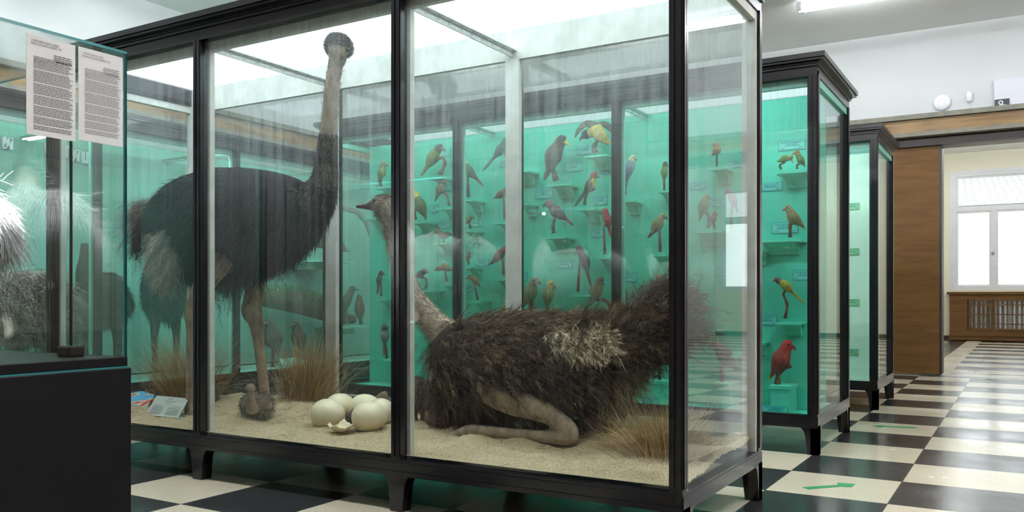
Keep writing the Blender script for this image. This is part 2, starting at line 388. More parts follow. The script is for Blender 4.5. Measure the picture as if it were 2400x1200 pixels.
def window(n, x0, x1, z0, z1, y, blind=True):
    t = MB()
    w_ = 0.07
    t.box((x0, y - .02, z0), (x0 + w_, y + .1, z1)).box((x1 - w_, y - .02, z0), (x1, y + .1, z1)).box((x0, y - .02, z0), (x1, y + .1, z0 + w_)).box((x0, y - .02, z1 - w_), (x1, y + .1, z1))
    zt = z0 + (z1 - z0) * 0.69
    t.box((x0, y, zt - .05), (x1, y + .09, zt + .05)); xm = (x0 + x1) / 2
    t.box((xm - .05, y, z0), (xm + .05, y + .09, zt))
    t.box((x0 - .06, y - .035, z0 - .02), (x0, y, z1 + .07)).box((x1, y - .035, z0 - .02), (x1 + .06, y, z1 + .07)).box((x0 - .06, y - .035, z1), (x1 + .06, y, z1 + .07))
    for xa, xb, za, zb in ((x0 + w_, x1 - w_, zt + .05, z1 - w_), (x0 + w_, xm - .05, z0 + w_, zt - .05), (xm + .05, x1 - w_, z0 + w_, zt - .05)):
        t.box((xa, y + .02, za), (xa + .045, y + .07, zb)).box((xb - .045, y + .02, za), (xb, y + .07, zb)).box((xa, y + .02, za), (xb, y + .07, za + .045)).box((xa, y + .02, zb - .045), (xb, y + .07, zb))
    o = struct(t.build('window_%d' % n, WFRAME))
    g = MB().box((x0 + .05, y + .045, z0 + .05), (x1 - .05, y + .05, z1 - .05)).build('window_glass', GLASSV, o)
    s = MB()
    for i in range(22):
        z = zt + .09 + i * 0.031
        if z > z1 - .12: break
        s.prism([(x0 + .12, y - .012, z), (x0 + .12, y + .012, z + .016), (x0 + .12, y + .013, z + .014), (x0 + .12, y - .011, z - .002)], (x1 - x0 - .24, 0, 0))
    s.build('blind', mat('blind_slats', (0.72, 0.72, 0.74), .5), o)
    h = MB().box((xm - .012, y - .03, z0 + .82), (xm + .012, y, z0 + .9)).tube([(xm, y - .03, z0 + .86), (xm - .06, y - .035, z0 + .86)], .01); h.build('window_handle', CHROME, o)
    return o
window(1, -1.47, 0.25, 1.22, 4.0, YW + .03); window(2, 3.1, 4.85, 1.22, 4.0, YW + .03)  # the second window is unseen, added for its reflections

# radiator cabinet below the far window
rc = thing('radiator_cabinet', (-0.6, YW - .15, 0), 'brown wooden radiator cabinet with open grille below the white window', 'radiator cover')
x0, x1, y0, y1 = -1.52, 0.35, YW - .3, YW - .025
b = MB().box((x0, y0, .12), (x0 + .38, y1, 1.1)).box((x1 - .05, y0, .12), (x1, y1, 1.1)).box((x0, y0, .12), (x1, y0 + .03, .26)).box((x0, y0, 1.0), (x1, y0 + .03, 1.1)).box((x0 - .02, y0 + .02, .02), (x1 + .02, y1, .12)); b.build('cabinet_body', WOOD, rc)
MB().box((x0 - .06, y0 - .04, 1.1), (x1 + .06, y1, 1.16)).build('sill', WOOD, rc)
for da, db in ((x0 + .40, -0.62), (-0.60, x1 - .06)):
    g = MB().box((da, y0 - .01, .26), (da + .035, y0 + .02, 1.0)).box((db - .035, y0 - .01, .26), (db, y0 + .02, 1.0)).box((da, y0 - .01, .26), (db, y0 + .02, .30)).box((da, y0 - .01, .96), (db, y0 + .02, 1.0)).box((da, y0 - .01, .62), (db, y0 + .02, .645)).box((da, y0 - .01, .84), (db, y0 + .02, .86)).box((da, y0 - .01, .40), (db, y0 + .02, .42))
    for i in range(7): xx = da + .035 + (db - da - .07) * (i + .5) / 7; g.box((xx - .008, y0 - .005, .3), (xx + .008, y0 + .015, .96))
    g.build('grille_door', WOOD, rc)
rd = tag(None or MB().box((0, 0, 0), (.001, .001, .001)).build('tmp', WPL), 'x', 'x'); bpy.data.objects.remove(rd)
rad = thing('radiator', (-0.3, YW - .14, 0.15), 'white column radiator seen through the grille of the brown cabinet', 'radiator')
for i in range(14):
    xx = x0 + .46 + i * 0.098
    MB().tube([(xx, YW - .15, .2), (xx, YW - .15, .95)], .03, 8).tube([(xx, YW - .2, .2), (xx, YW - .2, .95)], .025, 8).box((xx - .04, YW - .21, .9), (xx + .04, YW - .1, .97)).box((xx - .04, YW - .21, .17), (xx + .04, YW - .1, .24)).build('radiator_column', WPL, rad, smooth=False)

# ceiling fluorescent fixtures
k = 0
for yrow, xs in ((10.3, (-7.0, -4.35, -1.6, 1.2, 3.8)), (5.0, (-7.2, -4.4, -1.6, 1.2, 3.8)), (2.0, (-7.2, -4.4, -1.6, 1.2, 3.8)), (16.5, (-1.6, 1.2, 3.8)), (20.5, (-1.6, 1.2, 3.8))):
    for ix, xx in enumerate(xs):
        rown = {10.3: 'far row', 5.0: 'row over the ostriches', 2.0: 'added row over the aisle', 16.5: 'next hall near row', 20.5: 'added next hall far row'}[yrow]  # aisle row and far hall row are unseen, added to brighten
        t = thing('ceiling_lamp', (xx, yrow, H), 'white twin tube ceiling lamp, %s, %s' % (rown, ('leftmost', 'second from left', 'middle', 'second from right', 'rightmost')[ix]), 'lamp', 'fluorescent ceiling lamps')
        D = .06
        MB().box((xx - .68, yrow - .035, H - D - .05), (xx + .68, yrow + .035, H - D)).build('lamp_housing', WPL, t)
        for xa in (-.45, .45): MB().tube([(xx + xa, yrow, H - D), (xx + xa, yrow, H)], .009, 6).build('hanger', WPL, t)
        for s_ in (-1, 1):
            m = MB(); m.tube([(xx - .61, yrow + s_ * .06, H - D - .07), (xx + .61, yrow + s_ * .06, H - D - .07)], .018, 6); m.build('tube', TUBEM if yrow < 6 else TUBEF, t, smooth=True)
            for xa in (xx - .66, xx + .61): MB().box((xa, yrow + s_ * .06 - .022, H - D - .09), (xa + .05, yrow + s_ * .06 + .022, H - D)).build('tube_socket', WPL, t)

# devices on the far wall
v, s = atY(2208, 241, YF)
t = thing('ceiling_speaker_disc', v, 'round white wireless disc on the white wall above the wooden ledge', 'wireless device')
t.name = 'wireless_access_point'
R = [[(v.x + r * math.cos(a), YF - d, v.z + r * math.sin(a)) for a in [2 * math.pi * j / 32 for j in range(32)]] for r, d in ((.10, .0), (.105, .02), (.10, .035), (.085, .045), (.05, .05), (.001, .052))]
MB().rings(R, cap=False).build('disc', WPL, t, smooth=True, fix=True)
R = [[(v.x + r * math.cos(a), YF - d, v.z + r * math.sin(a)) for a in [2 * math.pi * j / 32 for j in range(32)]] for r, d in ((.042, .0505), (.044, .053), (.046, .0505))]
MB().rings(R, cap=False).build('ring', mat('grey_plastic', (.6, .61, .64), .3), t, smooth=True)
v2, s = atY(2272, 227, YF)
t = thing('motion_sensor', v2, 'small white rounded motion sensor right of the round white disc', 'sensor')
R = [[(v2.x + .038 * max(-1, min(1, 1.3 * math.cos(a))) * q, YF - d, v2.z + .075 * math.sin(a) * q) for a in [2 * math.pi * j / 24 for j in range(24)]] for q, d in ((1, 0), (1, .03), (.9, .045), (.5, .055), (.01, .056))]
MB().rings(R, cap=False).build('sensor_body', WPL, t, smooth=True, fix=True)
MB().box((v2.x - .028, YF - .0575, v2.z - .005), (v2.x + .028, YF - .04, v2.z + .028)).build('lens', mat('pearl_lens', (.9, .9, .95), .08), t)
zt = 3.36
c1 = MB().tube([(v.x, YF - .02, v.z - .1), (v.x + .01, YF - .02, v.z - .16), (v.x + .05, YF - .05, zt + .008)], .004, 6); tag(c1.build('cable', WPL), 'thin white cable from the round disc down to the ledge', 'cable')
c1 = MB().tube([(v2.x + .01, YF - .015, v2.z - .07), (v2.x - .01, YF - .02, v2.z - .15), (v2.x - .03, YF - .05, zt + .008)], .004, 6); tag(c1.build('cable', WPL), 'thin white cable from the motion sensor down to the ledge', 'cable')
pts = [(-2.4 + i * .35, YF - .1 - .03 * math.sin(i * 1.7), zt + .012 + .006 * math.sin(i * 2.3)) for i in range(9)]
tag(MB().tube(pts, .008, 6).build('cable', mat('brown_cable', (.10, .05, .035), .5)), 'brown cable lying along the top of the wooden ledge', 'cable')
v3, s = atY(2330, 190, YF); v4, _ = atY(2400, 183, YF)
tag(MB().box((v3.x, YF - .05, zt), (v3.x + 1.0, YF - .004, v3.z), 0).build('white_board', mat('pale_lilac_board', (.68, .69, .76), .4), origin=None), 'plain pale lilac board standing on the wooden ledge above the doorway', 'board')
v5, _ = atY(2331, 234, YF - .07); v6, _ = atY(2366, 258, YF - .07)
t = thing('camera_warning_sign', ((v5.x + v6.x) / 2, YF - .07, zt), 'small black sign with a white ring emblem on the ledge', 'sign')
za = zt + .001; zb = v5.z
MB().box((v5.x, YF - .075, za), (v6.x, YF - .068, zb)).build('sign_plate', mat('black_sign', (.02, .025, .035), .35), t)
cx_, cz_ = (v5.x * .58 + v6.x * .42), za + (zb - za) * .62
R = [[(cx_ + r * math.cos(a), YF - .0765, cz_ + r * math.sin(a)) for a in [2 * math.pi * j / 20 for j in range(20)]] for r in (.014, .027)]
MB().rings(R, cap=False).box((cx_ + .012, YF - .077, cz_ - .032), (cx_ + .03, YF - .0755, cz_ - .024)).box((v5.x + .05, YF - .077, za + .032), (v6.x - .03, YF - .0755, za + .040)).build('emblem', mat('white_print', (.7, .72, .75), .5), t)

# floor arrows of green tape
def decal(px, label, cat='floor arrow', name='floor_arrow', grp='green floor arrows'):
    P = [atZ(x, y, .0006)[0] for x, y in px]
    o = MB().prism(P, (0, 0, .0012)).build(name, GREEN, fix=True); return tag(o, label, cat, grp)
decal([(1881, 1142), (1964, 1136.5), (1962, 1131.5), (2005, 1134.5), (1996, 1142), (1972, 1140.5), (1895, 1147)], 'green tape arrow on a cream tile pointing away right, the nearest one')
decal([(2145, 1001), (2146, 1004), (2068, 1000.5), (2064, 1003), (2045, 998), (2072, 996), (2070, 998)], 'green tape arrow on a cream tile pointing left, beyond the nearest one')
decal([(2310, 885), (2322, 885), (2323, 889), (2309, 889)], 'small green tape mark on the floor by the doorway', 'floor mark', 'floor_mark')

# ------------------------------------------------------------------ glass display cases
def case(name, label, fr, posts, depth, mapf, top=2.56, inner=INNER, floorb=.245, roof=True, endglass=True, panel=None):
    """posts: u positions along the front; mapf(u, v, z) -> world with v = depth behind the front plane"""
    u0, u1 = posts[0], posts[-1]; pw = .028
    c0 = mapf((u0 + u1) / 2, depth / 2, 0)
    t = thing(name, c0, label, 'display case', 'black framed glass display cases')
    def B(m, u, v, z, k=0): m.box(mapf(u[0], v[0], z[0]), mapf(u[1], v[1], z[1]), k)
    for i, u in enumerate(posts):
        for side, v in (('front', 0.0), ('back', depth)):
            sg = 1 if side == 'front' else -1
            m = MB(); B(m, (u - pw, u + pw), (v - .0, v + sg * .05), (.18, top - .1))
            for g in (-1, 1): B(m, (u + g * .014 - .009, u + g * .014 + .009), (v - sg * .006, v), (.26, top - .13))
            if i in (0, len(posts) - 1):
                e = -1 if i == 0 else 1
                B(m, (u + e * pw, u + e * (pw + .006)), (v + sg * .008, v + sg * .024), (.26, top - .13)); B(m, (u + e * pw, u + e * (pw + .006)), (v + sg * .03, v + sg * .046), (.26, top - .13))
            m.build('post', BLACK, t)
            m = MB(); B(m, (u - (.045 if i else .02), u + (.045 if i < len(posts) - 1 else .02)), (v + sg * .052, v + sg * .085), (.22, top - .14)); m.build('inner_post', BLACK if inner is MINT and i == len(posts) - 1 else inner, t)
            # leg with curved brackets
            lw = .034; z1 = .185; arc = [(lw + .012 + .07 * (1 - math.cos(a)), z1 - .085 + .085 * math.sin(a)) for a in [math.pi / 2 * q / 6 for q in range(7)]]
            L_ = arc if i < len(posts) - 1 else [(lw, z1)]; R_ = arc if i > 0 else [(lw, z1)]
            poly = [(u - lw, 0), (u + lw, 0)] + [(u + a_, z_) for a_, z_ in L_] + [(u - a_, z_) for a_, z_ in R_[::-1]]
            m = MB(); p0 = [mapf(a_, v + sg * .002, z_) for a_, z_ in poly]; d = Vector(mapf(0, v + sg * .07, 0)) - Vector(mapf(0, v + sg * .002, 0)); m.prism(p0, d)
            if i in (0, len(posts) - 1):
                e = -1 if i == 0 else 1
                poly = [(v + sg * .002, 0), (v + sg * .07, 0)] + [(v + sg * (.07 + a_ - lw), z_) for a_, z_ in arc] + [(v + sg * .002, z1)]
                ua = u + e * lw; p0 = [mapf(ua, v_, z_) for v_, z_ in poly]; d = Vector(mapf(ua - e * .05, 0, 0)) - Vector(mapf(ua, 0, 0)); m.prism(p0, d)
            m.build('leg', BLACK, t, fix=True)
    m = MB()
    for v, sg in ((0, 1), (depth, -1)):
        B(m, (u0 - pw, u1 + pw), (v - sg * .006, v + sg * .06), (.175, floorb - .012)); B(m, (u0 - pw, u1 + pw), (v, v + sg * .045), (floorb - .012, floorb))
        B(m, (u0 - pw, u1 + pw), (v - sg * .012, v + sg * .05), (.172, .192))
    for u, e in ((u0, 1), (u1, -1)):
        B(m, (u - e * (pw + .004), u + e * .03), (0, depth), (.175, floorb - .012)); B(m, (u - e * pw, u + e * .02), (0, depth), (floorb - .012, floorb))
    m.build('base_rail', BLACK, t)
    m = MB()
    for (o_, za, zb) in ((0.0, top - .135, top - .075), (.012, top - .075, top - .06), (.02, top - .06, top - .045), (.045, top - .045, top - .03), (.055, top - .03, top)):
        B(m, (u0 - pw - o_, u1 + pw + o_), (-o_ - .004, .06), (za, zb)); B(m, (u0 - pw - o_, u1 + pw + o_), (depth + o_ + .004, depth - .06), (za, zb))
        B(m, (u0 - pw - o_, u0 + .03), (.06, depth - .06), (za, zb)); B(m, (u1 + pw + o_, u1 - .03), (.06, depth - .06), (za, zb))
    m.build('cornice', BLACK, t)
    m = MB()
    zi = top - .14
    B(m, (u0 - .02, u1 + .02), (.052, .085), (zi - .045, top - .02)); B(m, (u0 - .02, u1 + .02), (depth - .052, depth - .085), (zi - .045, top - .02))
    B(m, (u0 - .02, u0 + .02), (.05, depth - .05), (zi - .045, top - .02)); B(m, (u1 - .02, u1 + .02), (.05, depth - .05), (zi - .045, top - .02))
    m.build('inner_rail', inner, t)
    for u in posts[1:-1]:
        m = MB(); B(m, (u - .03, u + .03), (.07, depth - .07), (zi + .003, zi + .012)); B(m, (u - .004, u + .004), (.07, depth - .07), (zi - .03, zi + .003))
        for q in range(9):
            va = .14 + q * (depth - .28) / 8.5; B(m, (u + .012, u + .020), (va, va + .07), (zi - .001, zi + .003), 1); B(m, (u - .005, u + .005), (va, va + .07), (zi - .018, zi - .012), 1)
        m.build('cross_rail', [inner, WPL], t)
    for a, bb in zip(posts[:-1], posts[1:]):
        for v in (.028, depth - .028):
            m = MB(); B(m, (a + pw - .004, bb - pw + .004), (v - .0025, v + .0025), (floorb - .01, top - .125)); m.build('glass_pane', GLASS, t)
    if endglass:
        for u in (u0, u1):
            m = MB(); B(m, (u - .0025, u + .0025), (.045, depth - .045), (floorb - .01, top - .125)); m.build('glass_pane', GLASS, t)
    if roof:
        m = MB(); B(m, (u0, u1), (.02, depth - .02), (top - .018, top - .013)); m.build('roof_pane', ROOFG, t)
    if panel:
        m = MB(); B(m, (u0 + .03, u1 - .03), (.07, depth - .07), (top - .008, top - .002), 0); m.m[-6] = 1; m.build('roof_fill_panel', [BLKM, panel], t)  # added glowing fill panel over the roof glass
    m = MB(); B(m, (u0 - .02, u1 + .02), (.02, depth - .02), (.18, floorb - .04)); m.build('floor_board', fr, t)
    return t
DX = [-5.33, -3.925, -2.53, -1.156 - .0]
main = case('display_case', 'long black framed glass case with two ostriches on sand, the nearest', DARKW, DX, 1.15, lambda u, v, z: (u, 3.17 + v, z), panel=PANELM)
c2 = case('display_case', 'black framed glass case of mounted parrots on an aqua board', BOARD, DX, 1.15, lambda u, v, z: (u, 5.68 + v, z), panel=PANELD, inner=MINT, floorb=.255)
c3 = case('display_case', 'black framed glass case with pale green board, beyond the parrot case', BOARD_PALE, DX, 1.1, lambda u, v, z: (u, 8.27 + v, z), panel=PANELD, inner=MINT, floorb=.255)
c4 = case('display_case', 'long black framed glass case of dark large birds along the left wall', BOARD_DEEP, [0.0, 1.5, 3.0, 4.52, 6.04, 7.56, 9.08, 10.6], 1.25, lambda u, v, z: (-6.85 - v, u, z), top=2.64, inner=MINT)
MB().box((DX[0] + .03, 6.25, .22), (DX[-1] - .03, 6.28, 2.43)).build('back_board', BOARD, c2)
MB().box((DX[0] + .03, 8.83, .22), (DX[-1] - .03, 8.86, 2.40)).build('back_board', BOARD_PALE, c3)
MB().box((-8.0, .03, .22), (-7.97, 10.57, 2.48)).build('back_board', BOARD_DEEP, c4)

# name cards on the boards
CARD = mat('aqua_card', (0.14, 0.58, 0.50), .7, .2); CARDB = mat('teal_card_border', (0.02, 0.33, 0.36), .5); CARDG = mat('green_card', (.22, .55, .32), .5); CARDBG = mat('dark_green_border', (.10, .34, .18), .5)
def card(px, py, wpx, hpx, Y, label, grp, lines=True, mats=None, zfix=None):
    v, s = atY(px, py, Y); w_, h_ = wpx * s / 2, hpx * s / 2
    if zfix is not None: v.z = zfix + h_
    m = MB().box((v.x - w_, Y - .004, v.z - h_), (v.x + w_, Y, v.z + h_), 1).box((v.x - w_ + .006, Y - .0055, v.z - h_ + .006), (v.x + w_ - .006, Y - .004, v.z + h_ - .006), 0)
    if lines:
        rr = random.Random(int(px * 7 + py))
        for k, (f, zz, tk) in enumerate(((.82, .55, .0042), (.45, .2, .003), (.6, -.1, .0035))):
            x = v.x - w_ * f * .95; xe = v.x + w_ * f * .95
            while x < xe:
                l = rr.uniform(.008, .028); m.box((x, Y - .0063, v.z + h_ * zz - tk), (min(x + l, xe), Y - .0055, v.z + h_ * zz + tk), 1); x += l + .005
        for sx in (-1, 1):
            m.box((v.x + sx * w_ * .8, Y - .0063, v.z - h_ * .55 - .003), (v.x + sx * w_ * .5, Y - .0055, v.z - h_ * .55 + .003), 1)
    o = m.build('name_card', mats or [CARD, CARDB]); tag(o, label, 'name card', grp)

# wall shelves and mounted birds of the parrot case
SHELF = mat('aqua_shelf_paint', (0.08, 0.60, 0.44), .5, noise=.06, scale=5)
YBD = 6.25
def shelf(px, py, wpx, desc, dep=.19, Y=YBD, matr=None, thick=.08):
    v, s = atY(px, py, Y - dep * .8); hw = wpx * s / 2; yf = Y - dep
    t = thing('wall_shelf', (v.x, Y, v.z), desc, 'shelf', 'small shelves on the aqua board')
    MB().box((v.x - hw, yf, v.z - .014), (v.x + hw, Y, v.z)).build('shelf_board', matr or SHELF, t)
    prof = [(Y, v.z - .014), (yf + .015, v.z - .014)] + [(yf + .015 + (dep - .045) * math.sin(a), v.z - .014 - thick * (1 - math.cos(a))) for a in [math.pi / 2 * q / 6 for q in range(1, 7)]] + [(Y, v.z - .014 - thick)]
    MB().prism([(v.x - hw * .66, y_, z_) for y_, z_ in prof], (hw * 1.32, 0, 0)).build('bracket', matr or SHELF, t, fix=True)
    return v
def fmat(c, k=''):
    key = 'plumage_%s' % '_'.join('%03d' % int(x * 999) for x in c)
    return mat(key, c, .65, .25, noise=.35, scale=60, stretch=(1, 1, 1), bump=.35)
LEGM = mat('bird_leg_skin', (.20, .15, .12), .6); BARK = mat('branch_bark', (.15, .075, .05), .8, .2, noise=.5, scale=40, bump=.6)
EYE = mat('glass_eye', (.01, .008, .006), .08)
def bird(label, H_, hr, B_, br, T_, bk, back, belly, headc, beakc=(.3, .2, .15), perch=(), Y=6.1, P=None, S=(0, 1, 0), cat='bird', name='mounted_parrot', grp='mounted birds on the aqua board', tw=.5, wingc=None, tailc=None, longbeak=.75, wings=True):
    P = P or (lambda x, y: atY(x, y, Y)); Sv = Vector(S)
    _, m = P(*B_)
    base = P(*(perch[-1] if perch else T_))[0]
    t = thing(name, base, label, cat, grp)
    H2, B2, T2 = np.array(H_, float), np.array(B_, float), np.array(T_, float)
    d = T2 - B2; dl = np.linalg.norm(d); d /= dl; bkv = np.array(bk, float); bkv /= np.linalg.norm(bkv)
    E = B2 + d * min(br * 1.9, dl * .7); nk = (H2 * .55 + B2 * .45)
    if np.linalg.norm(H2 - B2) < hr: nk = (H2 + B2) / 2
    hf = H2 + bkv * hr * .85
    ctrl = [(hf[0], hf[1], hr * .35), (*(H2 + bkv * hr * .3), hr * .9), (*H2, hr), (*nk, max(hr * .88, br * .72)), (*B2, br), (*(B2 + (E - B2) * .5), br * .8), (*E, br * .3)]
    lf = Loft(ctrl, P, S, n=26, seg=14)
    nR = len(lf.C); seg = 14
    # belly side: ring vector U opposite to the back; back lies on the side away from the perch
    down = np.array([0, 0, -1.0]); fwd = (np.array(P(*H_)[0]) - np.array(P(*B_)[0]))
    def mf(i, j):
        if i < nR * .42: return 2
        a = 2 * math.pi * j / seg; nv = lf.U[i] * math.cos(a)
        bv = np.array(P(B_[0] + bkv[0] * 10, B_[1] + abs(bkv[1]) * 10 + 4)[0]) - np.array(P(*B_)[0])
        return 1 if nv @ bv > 0.25 * np.linalg.norm(bv) else 0
    MB().rings(lf.rings(), mfun=mf).build('bird_body', [fmat(back), fmat(belly), fmat(headc)], t, smooth=True)
    # hooked beak
    bl = hr * longbeak; b0 = H2 + bkv * hr * .75
    bc = [(*b0, hr * .42), (*(b0 + bkv * bl * .6), hr * .34), (*(b0 + bkv * bl + np.array([0, bl * .35])), hr * .16), (*(b0 + bkv * bl * .95 + np.array([0, bl * .75])), hr * .04)]
    if longbeak > 1.2: bc = [(*b0, hr * .32), (*(b0 + bkv * bl * .5), hr * .2), (*(b0 + bkv * bl), hr * .06)]
    MB().rings(Loft(bc, P, S, n=9, seg=8).rings()).build('beak', fmat(beakc), t, smooth=True)
    for sg in (-1, 1):
        c = P(*(H2 + bkv * hr * .25 + np.array([0, -hr * .15])))[0] + Sv * sg * hr * m * .78; MB().ball(c, hr * m * .17, seg=8, nr=6).build('eye', EYE, t, smooth=True)
    # tail
    ts = B2 + d * br * 1.0; n2 = np.array([-d[1], d[0]])
    pts = [ts + n2 * br * tw * .6, B2 + d * dl * .75 + n2 * br * tw * .55, T2 + n2 * br * tw * .25, T2 - n2 * br * tw * .2 - d * br * .3, B2 + d * dl * .75 - n2 * br * tw * .5, ts - n2 * br * tw * .6]
    P3 = [P(*q)[0] - Sv * .005 for q in pts]
    MB().prism(P3, Sv * .010).build('tail', fmat(tailc or back), t, fix=True, bevel=.002)
    if wings:
        for sg in (-1, 1):
            w0 = B2 * .75 + H2 * .25 - np.array(d) * 0; L_ = min(br * 3.0, dl * .95)
            off = br * m * .66
            c = [(*(w0 + n2 * 0), br * .3, sg * off * .9, .3), (*(w0 + d * L_ * .3), br * .68, sg * off, .3), (*(w0 + d * L_ * .65), br * .45, sg * off * .75, .25), (*(w0 + d * L_), br * .08, sg * off * .35, .4)]
            MB().rings(Loft(c, P, S, n=14, seg=10).rings()).build('wing', fmat(wingc or tuple(x * .8 for x in back)), t, smooth=True)
    if perch:
        p0 = np.array(perch[0], float)
        for sg in (-1, 1):
            a = P(*(B2 + (p0 - B2) * .35))[0] + Sv * sg * br * m * .35; b_ = P(*p0)[0] + Sv * sg * br * m * .3
            MB().tube([a, b_ + Vector((0, 0, .002))], [br * m * .22, .004], 6).build('leg', LEGM, t)
        pp = [P(*q)[0] for q in perch]
        A = spline([[*q] for q in pp], 4 * (len(pp) - 1) + 1) if len(pp) > 2 else np.array([list(q) for q in pp])
        r0 = max(.007, min(.02, br * m * .28))
        MB().tube([Vector(q) for q in A], [r0 * (1 + .25 * math.sin(i * 1.9)) * (.75 + .5 * i / len(A)) for i in range(len(A))], 8).build('perch', BARK, t, smooth=True)
    return t
OL = (.16, .20, .05); GR = (.08, .22, .04); YL = (.70, .50, .05); BR = (.16, .10, .06); DB = (.07, .055, .05); GY = (.20, .19, .18); RD = (.35, .03, .03); TAN = (.30, .22, .13); BLU = (.12, .20, .32)
